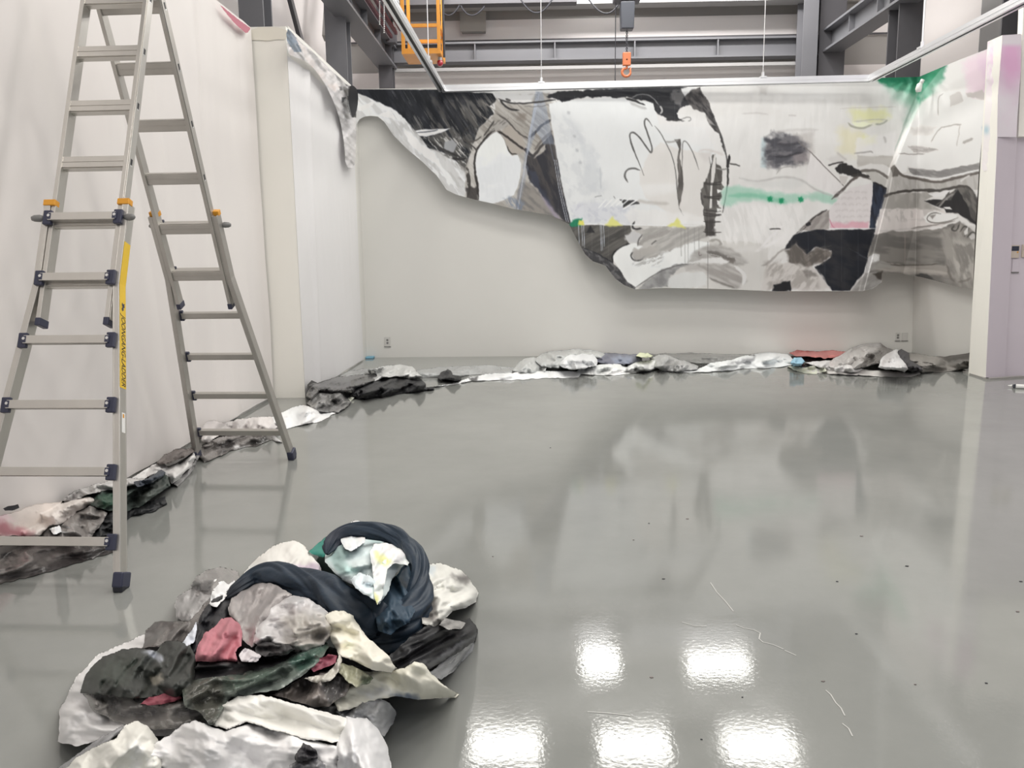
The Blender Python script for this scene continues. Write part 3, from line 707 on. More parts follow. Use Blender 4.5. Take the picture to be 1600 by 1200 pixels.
# dark mass
P([(822, 240), (835, 246), (848, 236), (858, 218), (862, 202), (868, 230), (875, 255), (887, 302), (893, 352), (867, 337), (850, 308), (838, 291), (827, 284), (823, 266)], (52, 52, 57), 1.2, 2, tex=((76, 72, 71), 70, 24, 6, 3))
P([(824, 262), (838, 270), (845, 290), (865, 325), (856, 322), (840, 296), (828, 285)], (66, 70, 84), 3, 3, .7)
P([(823, 286), (835, 292), (848, 308), (858, 322), (884, 348), (860, 338), (806, 327), (808, 304), (814, 285)], (152, 146, 138), 1.5, 1.5, tex=((128, 124, 120), 40, 20, 5, 3))
P([(846, 305), (860, 320), (880, 348), (868, 340), (852, 318)], (160, 150, 168), 3, 1, .7)
S([(832, 246), (846, 228), (862, 212)], 4, (76, 72, 70)); S([(836, 234), (845, 222), (862, 205)], 4, (120, 114, 108)); S([(820, 232), (826, 240), (835, 246)], 5, (66, 64, 66))
# blue fan and vertical crease
P([(837, 143), (847, 143), (866, 225), (850, 225), (838, 205), (822, 250), (826, 215)], (150, 164, 186), 1.5, 1, .42)
for a, b, c, al_ in (((841, 145), (818, 262), 4, .4), ((822, 262), (806, 330), 7, .35), ((841, 148), (865, 250), 2, .3)): S([a, b], c, (150, 157, 170), .8, .4, al_, smooth=0, taper=False)
S([(842, 147), (828, 215), (820, 262), (809, 328)], 1.3, (205, 210, 220), .5, .3, .6, taper=False); S([(839, 150), (825, 220)], 1.0, (205, 212, 224), .5, .3, .8)
P([(788, 311), (800, 305), (820, 322), (816, 330), (796, 322)], (120, 132, 150), 3, 3, .6, dry=(60, 9, 2, .42))
for x in (866, 869, 873): S([(x, 250), (x+8, 300), (x+20, 350)], .9, (210, 212, 218), .5, .2, .8, taper=False)
# top curls of the middle field
S([(779, 154), (795, 161), (820, 162), (850, 158), (868, 156)], 2.6, (60, 58, 58), warp=.6); S([(781, 155), (788, 165), (797, 171), (811, 172)], 3, (52, 50, 50), warp=.5); S([(790, 155), (797, 158)], 3.5, (90, 88, 86))
S([(820, 166), (845, 167), (870, 160)], 1.2, (120, 118, 116))
# --- white field C
wf = [(857, 163), (880, 157), (960, 152), (1020, 160), (1030, 195), (1100, 200), (1120, 240), (1108, 350), (893, 350), (880, 300), (868, 230)]
P(wf, (231, 231, 228), 1, 1)
T([(860, 165), (900, 190), (945, 260), (950, 345), (895, 345), (880, 290)], (212, 213, 213), 55, 14, 9, .54, .55, 10, 5)
P([(884, 182), (898, 200), (930, 238), (937, 262), (936, 300), (925, 300), (905, 290), (915, 250)], (206, 208, 209), 7, 6, .55)
S([(938, 262), (939, 295)], 2, (200, 202, 203), 1.5, .5)
P([(892, 322), (930, 312), (970, 322), (1000, 335), (990, 349), (905, 349)], (214, 214, 218), 5, 5, .6); T([(892, 318), (1000, 322), (1000, 349), (895, 349)], (196, 197, 204), 30, 9, 7, .58, .5, 4, 8)
for p in ((887, 175), (896, 211), (900, 233), (905, 252)): S([p, (p[0]+3, p[1]+3)], 4, (180, 181, 182), 2, 1, .7)
P([(1015, 238), (1032, 222), (1056, 232), (1110, 240), (1108, 345), (1045, 345), (1040, 330), (1010, 310), (1000, 287), (1000, 270)], (226, 221, 214), 1.5, .8, .9)
P([(1000, 287), (1060, 288), (1060, 300), (1010, 306)], (236, 234, 230), 5, 2, .6)
P([(1025, 165), (1110, 190), (1120, 240), (1060, 215), (1030, 200)], (234, 231, 227), 6, 3, .7)
# black band along the top
P([(855, 149), (866, 145), (960, 138), (1072, 133), (1080, 150), (1078, 165), (1064, 167), (1057, 178), (1063, 189), (1047, 188), (1033, 182), (1023, 170), (1018, 160), (1000, 156), (987, 154), (963, 152), (940, 151), (913, 152), (893, 155), (878, 159), (861, 152)], (40, 41, 45), .9, 2.2, tex=((56, 56, 58), 5, 30, 4, 3))
S([(987, 153), (1000, 146), (1018, 150), (1030, 164)], 1.6, (140, 139, 138)); P([(1050, 146), (1063, 138), (1072, 150), (1062, 165), (1052, 158)], (132, 129, 127), 3, 4, .7)
S([(1031, 178), (1036, 172), (1031, 166)], 3, (180, 178, 175)); S([(978, 153), (990, 157), (1008, 164)], 3.2, (58, 57, 58)); S([(985, 160), (1000, 167), (1010, 170)], 4, (170, 168, 165), 2, 1, .7)
P([(1063, 138), (1080, 134), (1088, 137), (1070, 152)], (228, 226, 223), 1, 1); S([(1064, 186), (1078, 182), (1081, 187), (1075, 189)], 1.3, (130, 128, 126)); S([(1040, 187), (1070, 189)], 3, (60, 58, 58), dry=(0, 8, 2, .4))
P([(1070, 152), (1080, 140), (1087, 137), (1094, 137), (1101, 148), (1107, 158), (1110, 170), (1117, 185), (1123, 198), (1131, 225), (1136, 252), (1132, 240), (1124, 210), (1114, 200), (1107, 191), (1100, 176), (1085, 171), (1076, 162)], (58, 56, 57), .9, 1.8, tex=((96, 92, 90), 50, 12, 4, 3))
P([(1102, 180), (1112, 190), (1118, 196), (1108, 194)], (170, 166, 162), 1.5, 1, .8)
S([(1115, 185), (1126, 208), (1134, 235), (1137, 262), (1137, 292), (1129, 332)], 1.7, (96, 94, 92), warp=.4, taper=False)
# handwritten loops
S([(981, 285), (975, 275), (979, 265), (990, 262), (1000, 266)], 2.6, (104, 102, 100), warp=.3); S([(1006, 274), (1000, 258), (990, 235), (984, 217), (984, 208), (990, 206), (1000, 215), (1012, 233), (1018, 240), (1019, 230), (1014, 214), (1006, 193), (1009, 184), (1014, 189), (1019, 197)], 2.4, (98, 96, 94), warp=.3)
S([(1023, 197), (1031, 206), (1040, 222), (1050, 242), (1056, 268), (1058, 300), (1061, 322)], 1.5, (120, 118, 115), warp=.3)
P([(1053, 218), (1063, 217), (1064, 232), (1062, 248), (1067, 268), (1068, 290), (1064, 312), (1061, 325), (1058, 300), (1060, 275), (1058, 250), (1061, 232), (1056, 222)], (122, 117, 112), .8, .8, tex=((90, 86, 82), 85, 20, 3, 3)); S([(1040, 221), (1050, 222), (1060, 219)], 3, (160, 157, 152), 1, 1, .8)
S([(1066, 262), (1066, 232), (1067, 220), (1073, 221), (1083, 238), (1092, 265)], 1.4, (110, 107, 104), warp=.3); S([(1061, 324), (1064, 331), (1068, 337)], 1.0, (130, 127, 124))
# bug and smear
P([(968, 312), (998, 314), (1000, 318), (985, 321), (972, 325), (974, 318)], (58, 57, 58), .9, 1); S([(995, 314), (1020, 317), (1045, 318)], 5, (196, 190, 182), 2.5, 1, .8)
for k in range(5): S([(935+9*k, 325-k), (947+10*k, 312-k)], 1.4, (248, 248, 248), .5, .3)
S([(973, 327), (996, 312)], 2, (250, 250, 250), .5, .3); S([(930, 308), (940, 306)], 1.2, (150, 150, 150)); S([(958, 306), (961, 310)], 1.2, (150, 150, 150))
P([(985, 325), (1045, 330), (1108, 340), (1105, 352), (985, 350), (975, 335)], (236, 233, 228), 3, 3, .8)
# --- lower centre
P([(890, 351), (1105, 353), (1108, 375), (1200, 380), (1200, 456), (1040, 452), (990, 452), (958, 415), (905, 372)], (214, 210, 203), .8, 1)
P([(870, 340), (897, 351), (985, 352), (987, 362), (978, 372), (984, 382), (968, 388), (958, 397), (957, 412), (940, 403), (905, 396), (880, 368)], (76, 74, 71), .8, 1.2, tex=((98, 95, 90), -30, 34, 5, 3))
T([(900, 355), (985, 355), (980, 380), (930, 395)], (112, 108, 103), -28, 30, 1.6, .62, .7, 4, 12)
P([(916, 364), (923, 352), (929, 364)], (40, 40, 42), 1, 1)
S([(958, 412), (956, 398), (966, 389), (984, 381)], 2.4, (34, 33, 34), warp=.6); S([(912, 388), (935, 397), (958, 412)], 2.2, (46, 46, 50))
P([(895, 378), (914, 388), (935, 398), (958, 412), (968, 421), (978, 438), (993, 449), (989, 460), (972, 455), (950, 440), (935, 420), (915, 414), (898, 397)], (110, 108, 107), .8, 1.5, tex=((70, 69, 70), 40, 9, 5, 6))
P([(958, 400), (963, 391), (984, 381), (1000, 380), (1080, 376), (1108, 378), (1106, 400), (1078, 412), (1055, 415), (1030, 424), (1010, 437), (993, 449), (980, 440), (967, 419), (959, 407)], (241, 241, 237), .8, 1)
mid = [(988, 356), (1104, 354), (1104, 372), (1080, 378), (1058, 385), (1030, 398), (1010, 408), (992, 406), (985, 397), (992, 390), (1002, 385), (995, 380), (1003, 368), (990, 360)]
P(mid, (194, 190, 183), 2, 3, tex=((170, 166, 160), -25, 26, 5, 3)); P([(975, 366), (990, 361), (1002, 366), (996, 378), (982, 380), (976, 374)], (204, 202, 199), 1.5, 3)
S([(996, 383), (1005, 377), (1025, 368), (1048, 362)], 7, (160, 155, 149), 1.5, 2, .8, dry=(-25, 16, 2, .35)); S([(1018, 382), (1026, 376)], 2, (100, 97, 94)); S([(996, 384), (999, 372), (1004, 366)], 2, (110, 107, 104))
P([(990, 396), (1004, 386), (1030, 385), (1022, 396), (1005, 406), (992, 405)], (182, 177, 170), 2, 2); S([(989, 394), (985, 400), (990, 407), (1000, 407), (1008, 400)], 2.2, (90, 88, 86), warp=.4)
S([(992, 346), (987, 353), (992, 359), (1003, 357)], 2.6, (72, 70, 70)); T([(985, 400), (1040, 392), (1030, 415), (990, 415)], (176, 173, 168), -25, 10, 3, .55, .8, 4, 8)
P([(1030, 424), (1058, 413), (1092, 410), (1062, 418), (1048, 430), (1042, 449), (996, 452), (1012, 437)], (168, 166, 163), 1.2, 2, tex=((140, 138, 136), 0, 12, 9, 3)); S([(993, 449), (1012, 436), (1032, 423), (1060, 414), (1080, 412)], 1.2, (96, 94, 92), warp=.3)
P([(1042, 450), (1046, 434), (1062, 425), (1100, 424), (1105, 430), (1105, 447), (1070, 452)], (224, 223, 218), 2, 3, .9)
for x in (1064, 1070, 1075, 1085, 1092): S([(x, 356), (x+.5, 392+(x*7) % 30)], 1, (150, 147, 142), .5, .2, .7, taper=False)
S([(893, 350), (985, 351.5), (1104, 353.5)], 1.4, (245, 245, 243), .5, .3, .9, smooth=0); 
# yellow triangles and green dab
for (x, y, w_, h_) in ((958, 351, 15, 13), (1057, 353, 14, 12)): P([(x-w_, y+2), (x-6, y-4), (x, y-h_), (x+7, y-4), (x+w_, y+3)], (226, 222, 128), 1.8, 2, .9)
P([(889, 350), (896, 344), (908, 340), (906, 352), (894, 354)], (36, 128, 92), 1.5, 2); P([(903, 352), (905, 344), (912, 344), (913, 352)], (226, 220, 110), 1.5, 1.5)
for x in (904, 909, 912, 938, 940, 943): S([(x, 352), (x+1.5, 384+(x*13) % 9)], .9, (196, 200, 206), .5, .2, .85, taper=False)
# spiky dark column
P([(1113, 242), (1119, 241), (1119, 256), (1128, 268), (1127, 285), (1131, 293), (1126, 300), (1128, 308), (1121, 318), (1127, 326), (1121, 332), (1117, 342), (1118, 352), (1113, 360), (1117, 367), (1102, 371), (1102, 358), (1100, 340), (1098, 322), (1096, 305), (1098, 288), (1104, 275), (1109, 260)], (112, 108, 103), .8, 2, tex=((92, 88, 84), 80, 20, 5, 3))
P([(1116, 241), (1118.5, 241), (1118, 268), (1113, 292), (1112, 325), (1108.5, 326), (1110, 292), (1112, 262)], (224, 220, 214), .6, .4)
for y in (285, 287, 306, 308, 328, 333, 336, 346, 362): S([(1099, y), (1112, y+2), (1127, y-1+(y % 5))], 1.5, (66, 62, 60), .5, .6)
P([(1103, 345), (1116, 343), (1117, 368), (1103, 370)], (70, 66, 64), 2, 2, .8)
for y in (296, 313, 325): P([(1120, y), (1131, y+2), (1121, y+6)], (238, 235, 230), .7, .5)
S([(1108, 245), (1112, 262)], 1, (80, 78, 76)); S([(1096, 300), (1095, 310), (1099, 318)], 2, (90, 86, 84)); S([(1092, 236), (1106, 233), (1120, 238), (1131, 242)], 3, (214, 206, 200), 2, 1, .8)
P([(1092, 240), (1112, 236), (1110, 254), (1098, 252)], (212, 206, 201), 4, 2, .7)
S([(1140, 242), (1138, 256), (1137, 262)], 5, (52, 50, 50)); S([(1138, 262), (1137, 276), (1137, 290)], 3, (72, 70, 68)); S([(1140, 256), (1148, 257), (1156, 259)], 2.2, (80, 78, 76)); S([(1119, 262), (1130, 265), (1136, 264)], 2.5, (150, 147, 142))
# green stripe
P([(1128, 300), (1135, 292), (1155, 291), (1182, 296), (1205, 300), (1235, 303), (1262, 305), (1300, 303), (1312, 318), (1292, 316), (1262, 311), (1238, 316), (1222, 319), (1202, 315), (1178, 313), (1152, 317), (1133, 324), (1126, 318)], (142, 200, 172), 4, 2, .6)
S([(1140, 306), (1180, 304), (1215, 313), (1228, 316)], 7, (108, 184, 148), 3, 1, .5)
for x, y in ((1203, 311), (1221, 314), (1251, 312)): S([(x-2, y-2), (x+3, y+2)], 8, (30, 142, 96), 2, 1.5, .95)
P([(1262, 300), (1285, 298), (1310, 312), (1300, 318), (1275, 312)], (176, 208, 190), 4, 2, .7)
T([(1130, 320), (1260, 320), (1240, 385), (1125, 380)], (240, 236, 231), 75, 22, 4, .5, .7, 5, 6)
# dark smear rectangle
P([(1190, 216), (1198, 214), (1198, 262), (1189, 260)], (176, 198, 202), 3, 1, .6)
P([(1196, 216), (1206, 210), (1240, 210), (1252, 216), (1262, 228), (1262, 254), (1232, 260), (1200, 262), (1194, 250)], (112, 109, 112), 6, 5, .95, tex=((78, 77, 82), -8, 16, 6, 4))
P([(1238, 208), (1270, 206), (1272, 240), (1262, 232), (1250, 218)], (190, 184, 178), 5, 2, .6); S([(1212, 206), (1240, 203), (1278, 203)], 4, (200, 195, 190), 2, 1, .6); P([(1240, 240), (1268, 236), (1266, 256), (1244, 258)], (158, 148, 146), 5, 3, .6)
S([(1210, 244), (1228, 246), (1240, 241), (1254, 238)], 3.5, (60, 58, 62), 1.2, 1, .8); S([(1215, 224), (1235, 228), (1248, 222)], 4, (70, 68, 72), 2, 1, .6)
# white quad right of it
P([(1267, 238), (1278, 244), (1318, 290), (1300, 304), (1258, 281), (1262, 260)], (230, 225, 221), .8, .6); S([(1247, 221), (1265, 236), (1292, 264), (1318, 290)], 1.4, (122, 116, 112), warp=.5, taper=False)
S([(1213, 272), (1219, 263), (1232, 260), (1255, 258)], 1.4, (172, 168, 163), .8, .4); S([(1155, 278), (1170, 282), (1188, 284), (1212, 277), (1240, 277), (1258, 284), (1272, 296), (1300, 306)], 3.0, (188, 184, 180), 1.8, .6, .8)
P([(1160, 279), (1190, 285), (1240, 279), (1260, 286), (1240, 296), (1180, 292)], (214, 213, 208), 4, 2, .6)
# yellow cloud and leaf
P([(1330, 172), (1386, 170), (1390, 184), (1370, 192), (1335, 190)], (226, 224, 168), 8, 4, .8); P([(1344, 214), (1368, 213), (1368, 224), (1342, 225)], (232, 232, 146), 6, 2, .9); P([(1310, 200), (1345, 205), (1352, 230), (1335, 244), (1312, 238)], (228, 220, 184), 9, 4, .7)
P([(1330, 192), (1348, 190), (1362, 193), (1350, 200), (1338, 200)], (236, 236, 206), 1.5, 1); S([(1325, 192), (1333, 199), (1348, 201), (1362, 195)], 3, (172, 170, 154), 1.2, .5); S([(1368, 194), (1378, 194), (1387, 188)], 2.5, (172, 172, 160), 1, .5); S([(1335, 190), (1360, 187), (1385, 187)], 1.5, (196, 194, 176), 1, .5)
S([(1313, 170), (1340, 168), (1400, 167)], 1.2, (198, 190, 182), .8, .3, .8); S([(1160, 178), (1180, 176), (1200, 179)], 2, (206, 201, 196), 1.2, .6); S([(1232, 180), (1244, 181)], 2, (206, 201, 196), 1.2, .6)
P([(1184, 134), (1200, 134), (1198, 146), (1186, 148)], (192, 187, 182), 4, 2, .7)
# centre right details
P([(1337, 216), (1400, 205), (1396, 243), (1338, 242)], (236, 232, 228), 3, 3, .8); S([(1335, 240), (1350, 238), (1360, 236), (1364, 239)], 2, (160, 156, 152), 1.2, .6); S([(1381, 214), (1384, 222)], 3, (192, 188, 184), 2, 1)
P([(1340, 243), (1370, 244), (1395, 243), (1396, 264), (1380, 257), (1360, 256), (1340, 262)], (200, 195, 188), 1.2, 1, tex=((188, 182, 175), 0, 30, 7, 3)); P([(1338, 262), (1360, 256), (1382, 258), (1395, 265), (1392, 276), (1372, 266), (1350, 268)], (224, 220, 215), 1, 1)
S([(1340, 268), (1356, 266), (1370, 266), (1382, 274), (1391, 280)], 4.5, (118, 112, 106), 1, 1); P([(1352, 270), (1368, 268), (1388, 282), (1386, 295), (1364, 286)], (194, 190, 183), 1, .6)
P([(1292, 250), (1308, 240), (1322, 252), (1304, 258)], (212, 207, 202), 3, 2, .7); S([(1308, 238), (1322, 250)], 3, (190, 184, 178), 2, 1, .7); S([(1294, 259), (1303, 256), (1318, 253)], 2.2, (70, 66, 64), warp=.8)
P([(1304, 264), (1312, 258), (1324, 255), (1332, 263), (1345, 266), (1350, 273), (1334, 275), (1322, 271), (1312, 272)], (50, 48, 48), .8, 2)
P([(1312, 274), (1326, 276), (1320, 288), (1314, 286)], (206, 200, 194), 1, 1); S([(1300, 311), (1312, 301), (1322, 292), (1332, 279), (1345, 274), (1360, 279)], 4, (100, 92, 88), .8, 1.6); S([(1330, 276), (1345, 272), (1358, 277)], 4, (66, 62, 60), .8, 1.2)
P([(1302, 318), (1315, 305), (1328, 294), (1362, 286), (1364, 320), (1360, 357), (1295, 357), (1296, 328)], (226, 219, 216), 1, .8)
for r in range(6):
    for c in range(5):
        x, y = 1306+c*11+r, 300+r*9.5
        if x < 1302 and y < 320 or x > 1358: continue
        S([(x-4, y+2), (x, y-1), (x+4, y+1)], 2.6, (204, 196, 193), 1.6, 1.5, .55)
P([(1298, 347), (1320, 349), (1340, 345), (1358, 346), (1358, 357), (1298, 357)], (226, 168, 180), 3, 2, .8); S([(1296, 342), (1300, 354), (1306, 357)], 1.2, (200, 120, 140), .8, .3, .8)
P([(1364, 285), (1386, 295), (1389, 300), (1380, 325), (1368, 357), (1359, 357), (1362, 320)], (56, 62, 76), .8, 1, tex=((40, 43, 52), 80, 20, 4, 3)); S([(1364, 285), (1378, 290), (1388, 297)], 3, (44, 42, 44))
S([(1294, 357.5), (1368, 357.5)], 2.2, (238, 235, 232), .5, .2, taper=False, smooth=0)
P([(1248, 360), (1262, 347), (1278, 333), (1295, 327), (1295, 358), (1268, 361)], (176, 169, 163), 1, 1, tex=((150, 143, 138), -50, 18, 6, 3)); S([(1236, 375), (1250, 362), (1262, 350), (1276, 336), (1292, 328)], 3, (74, 68, 66), .8, 1.2, dry=(-40, 14, 3, .32)); S([(1260, 352), (1266, 348)], 5, (44, 42, 44))
# black shape lower right
P([(1226, 390), (1232, 376), (1241, 368), (1256, 362), (1280, 359), (1368, 358), (1362, 385), (1350, 427), (1336, 442), (1328, 455), (1300, 455), (1286, 437), (1272, 417), (1284, 412), (1298, 403), (1300, 392), (1275, 386), (1260, 397), (1250, 388), (1243, 380), (1238, 387)], (38, 40, 46), .8, 1.2, tex=((50, 50, 53), 20, 30, 10, 3))
S([(1262, 398), (1275, 388), (1300, 384)], 1, (80, 78, 78)); S([(1328, 388), (1345, 398), (1356, 405)], 3, (76, 76, 80), 1.5, 1, .7, dry=(25, 10, 2, .4))
br_ = [(1228, 392), (1236, 388), (1243, 381), (1252, 390), (1261, 398), (1276, 388), (1298, 391), (1299, 402), (1286, 410), (1272, 416), (1252, 424), (1238, 414), (1230, 408)]
P(br_, (126, 118, 111), 3, 3, tex=((104, 98, 92), 65, 18, 6, 3)); T([(1255, 392), (1296, 390), (1290, 408), (1256, 412)], (98, 92, 86), -35, 18, 3, .52, .8, 4, 8)
P([(1196, 414), (1232, 410), (1272, 417), (1298, 453), (1190, 454)], (210, 204, 197), 3, 3); T([(1195, 410), (1240, 405), (1275, 425), (1280, 450), (1200, 452)], (160, 153, 146), -50, 14, 6, .56, .7, 6, 4); S([(1272, 418), (1286, 438), (1299, 454)], 1.6, (206, 202, 198), .6, .3)
P([(1209, 446), (1218, 443), (1234, 438), (1236, 455), (1208, 455)], (44, 44, 46), 1, 2); P([(1255, 424), (1268, 422), (1278, 430), (1262, 434)], (130, 124, 118), 2, 2, .8)
S([(1190, 415), (1200, 412), (1215, 395), (1228, 388)], 3, (150, 143, 137), 1.5, 1.5, .7); S([(1180, 392), (1200, 384), (1222, 370)], 5, (240, 236, 232), 1.5, 1); S([(1190, 386), (1212, 362), (1224, 352)], 4, (240, 236, 232), 1.5, 1); S([(1202, 358), (1212, 357), (1220, 358)], 2, (80, 77, 75), .6, .5)
# sweeping grey arcs
P([(1074, 410), (1080, 398), (1090, 389), (1105, 383), (1122, 382), (1140, 387), (1156, 394), (1168, 412), (1152, 416), (1130, 414), (1105, 408)], (188, 184, 178), 3, 2, .9, tex=((166, 161, 155), 15, 30, 5, 3)); S([(1106, 394), (1122, 398), (1145, 406)], 7, (104, 99, 94), 2, 1.5, .8, dry=(15, 18, 2, .32)); S([(1136, 404), (1148, 408)], 8, (116, 110, 104), 2, 2, .8)
P([(1076, 412), (1100, 403), (1128, 402), (1140, 408), (1132, 413), (1100, 411)], (232, 229, 224), 1.5, 1.5)
P([(1070, 414), (1105, 412), (1140, 414), (1162, 422), (1166, 440), (1150, 450), (1128, 444), (1106, 433), (1104, 424), (1074, 422)], (192, 187, 181), 3, 2, .9, tex=((160, 154, 148), 22, 40, 5, 3)); S([(1148, 416), (1160, 424), (1164, 434), (1161, 445)], 6, (226, 223, 218), 1.2, .8); S([(1108, 434), (1130, 444), (1148, 450)], 3, (120, 115, 109), 1.2, 1, .7)
S([(1108, 376), (1120, 374), (1128, 381), (1124, 384)], 4, (170, 165, 158), 1.5, 2); S([(1106, 378), (1106, 452)], 1, (120, 116, 112), .4, .1, .8, taper=False, smooth=0)
S([(1092, 392), (1092, 400), (1097, 398)], 1.3, (130, 120, 116)); S([(1150, 392), (1175, 388), (1200, 392)], 8, (220, 216, 210), 3, 2, .7)
# --- green corner
P([(1352, 112), (1438, 108), (1480, 92), (1474, 122), (1460, 138), (1449, 152), (1444, 160), (1436, 150), (1420, 146), (1402, 142), (1386, 134)], (40, 134, 94), 4, 3, .95, tex=((26, 112, 78), 10, 20, 8, 3)); P([(1385, 135), (1470, 125), (1460, 150), (1450, 175), (1428, 215), (1416, 205), (1420, 170), (1400, 155)], (146, 194, 170), 11, 4, .6)
P([(1432, 152), (1452, 150), (1446, 160), (1438, 162)], (50, 150, 108), 4, 2, .8)
for a, b in (((1436, 138), (1398, 235)), ((1434, 142), (1410, 200)), ((1443, 150), (1452, 215)), ((1440, 152), (1436, 215))): S([a, b], 1.6, (150, 172, 158), 1, .5, .6)
# --- right-hand sheet past the fold
rt_ = [(1440, 146), (1400, 236), (1390, 262), (1385, 300), (1366, 368), (1350, 428), (1372, 430), (1440, 436), (1560, 470), (1560, 60), (1470, 108)]
P(rt_, (240, 234, 227), .8, .4, .3)
P([(1452, 150), (1535, 130), (1560, 130), (1560, 256), (1400, 256), (1402, 232), (1440, 160)], (248, 243, 237), 3, 1, .95)
P([(1505, 100), (1560, 60), (1560, 140), (1540, 152), (1515, 145), (1508, 118)], (238, 214, 222), 9, 4, .9); P([(1530, 95), (1560, 80), (1560, 150), (1540, 150)], (232, 204, 220), 6, 3, .7)
for a, b, w_ in (([(1484, 150), (1500, 144), (1505, 158), (1484, 168)], (212, 206, 200), 1), ([(1466, 150), (1472, 144), (1484, 142), (1484, 182), (1466, 180)], (255, 252, 248), 1), ([(1510, 146), (1535, 140), (1545, 158), (1512, 152)], (206, 198, 192), 1)): P(a, b, 1.2, 1.5, .9)
S([(1466, 180), (1465, 152), (1474, 146)], 1.5, (178, 172, 166), .8, .6); S([(1472, 199), (1490, 195), (1502, 194)], 1.8, (176, 170, 164), .8, .8); S([(1500, 195), (1497, 215), (1495, 228)], 1.2, (196, 190, 184), .8, .8); S([(1472, 198), (1462, 208), (1455, 222)], 1.4, (176, 170, 164), .8, .6); S([(1504, 223), (1520, 217)], 4, (186, 180, 174), 1, .8)
P([(1425, 200), (1460, 198), (1455, 208), (1428, 210)], (214, 208, 202), 4, 3, .7); P([(1418, 228), (1440, 228), (1466, 233), (1448, 239), (1428, 238)], (178, 172, 167), 1, 1.5, tex=((206, 200, 195), 10, 8, 2, 3)); S([(1405, 240), (1425, 241), (1445, 240)], 1.2, (140, 134, 130))
P([(1534, 196), (1548, 194), (1546, 208), (1536, 212)], (178, 198, 204), 3, 2, .8)
P([(1400, 250), (1420, 243), (1470, 240), (1535, 250), (1535, 257), (1500, 263), (1465, 268), (1432, 262), (1419, 259), (1416, 270), (1409, 272), (1401, 262)], (248, 243, 238), 1, 1.2)
P([(1420, 262), (1440, 264), (1465, 267), (1500, 260), (1532, 255), (1532, 268), (1500, 274), (1470, 279), (1445, 277), (1422, 271)], (176, 172, 168), 1, 1.2, tex=((146, 142, 139), 15, 14, 3, 3)); P([(1464, 268), (1530, 256), (1530, 266), (1478, 277), (1460, 274)], (142, 138, 135), 2, 1, .7)
P([(1392, 262), (1400, 260), (1406, 272), (1420, 276), (1440, 281), (1465, 287), (1495, 280), (1532, 272), (1532, 298), (1500, 292), (1462, 298), (1420, 298), (1384, 304), (1387, 284)], (200, 195, 189), 1, .8, tex=((186, 181, 174), 80, 20, 5, 3))
S([(1416, 273), (1440, 276), (1465, 281), (1500, 272), (1532, 265)], 2.6, (240, 237, 233), .6, .5, taper=False)
S([(1393, 264), (1399, 262), (1406, 273), (1425, 278), (1445, 282), (1466, 286), (1492, 278), (1532, 270)], 4.2, (108, 100, 94), .8, 1, taper=False); P([(1392, 262), (1398, 258), (1405, 268), (1403, 275), (1394, 276)], (110, 104, 98), 1, 1)
S([(1382, 306), (1398, 301), (1420, 298), (1445, 297), (1465, 299), (1485, 294), (1505, 290), (1515, 294), (1522, 306)], 4.5, (82, 77, 73), .8, 1.2, taper=False); S([(1500, 284), (1515, 273)], 3, (224, 220, 215))
P([(1382, 308), (1400, 303), (1445, 300), (1462, 303), (1444, 314), (1466, 325), (1472, 329), (1440, 328), (1412, 326), (1376, 327)], (188, 183, 176), 1.2, 1.5, tex=((172, 167, 160), 85, 18, 8, 3))
P([(1450, 303), (1465, 301), (1486, 296), (1478, 305), (1462, 308)], (238, 234, 230), 1, 1)
P([(1376, 327), (1412, 326), (1440, 328), (1475, 328), (1482, 340), (1470, 358), (1430, 361), (1395, 362), (1366, 367)], (230, 222, 216), 1.2, 2); T([(1376, 327), (1470, 327), (1465, 345), (1370, 345)], (196, 190, 184), 85, 12, 5, .55, .7, 4, 7); T([(1380, 340), (1480, 340), (1480, 360), (1370, 365)], (206, 200, 195), -5, 40, 4, .58, .6, 3, 7)
P([(1478, 306), (1488, 298), (1497, 293), (1512, 293), (1522, 302), (1532, 322), (1532, 360), (1512, 342), (1498, 333), (1484, 330)], (118, 114, 108), 1.5, 2, tex=((84, 81, 78), 60, 12, 4, 3))
P([(1444, 314), (1458, 311), (1470, 312), (1486, 312), (1490, 305), (1497, 297), (1506, 312), (1514, 324), (1517, 340), (1526, 348), (1530, 356), (1514, 344), (1500, 336), (1496, 332), (1478, 332), (1476, 326), (1466, 324)], (42, 41, 42), .8, .8); P([(1474, 324), (1484, 323), (1488, 327), (1478, 327)], (238, 235, 230), .6, .4)
S([(1462, 320), (1474, 313), (1484, 300)], 2.2, (90, 86, 82)); S([(1466, 324), (1480, 308), (1490, 303)], 3, (150, 146, 141), .8, .8)
P([(1443, 340), (1450, 332), (1462, 330), (1478, 334), (1497, 334), (1494, 341), (1478, 347), (1460, 350), (1447, 348)], (242, 239, 234), .8, .8); S([(1470, 334), (1460, 332), (1450, 336), (1448, 344), (1458, 349), (1480, 347), (1497, 340)], 1.6, (120, 114, 108), .6, .3); P([(1452, 337), (1462, 335), (1458, 342)], (150, 144, 138), 1.2, .8)
S([(1424, 357), (1445, 354), (1470, 350), (1492, 345)], 2, (150, 143, 137), .8, .8); P([(1448, 356), (1470, 353), (1472, 358), (1450, 359)], (240, 236, 231), .8, 1)
P([(1366, 367), (1395, 361), (1430, 361), (1472, 357), (1482, 352), (1500, 346), (1535, 370), (1535, 460), (1490, 449), (1440, 434), (1378, 427), (1352, 430), (1356, 402)], (148, 143, 136), 1, 1.5, tex=((122, 118, 113), 5, 40, 10, 4))
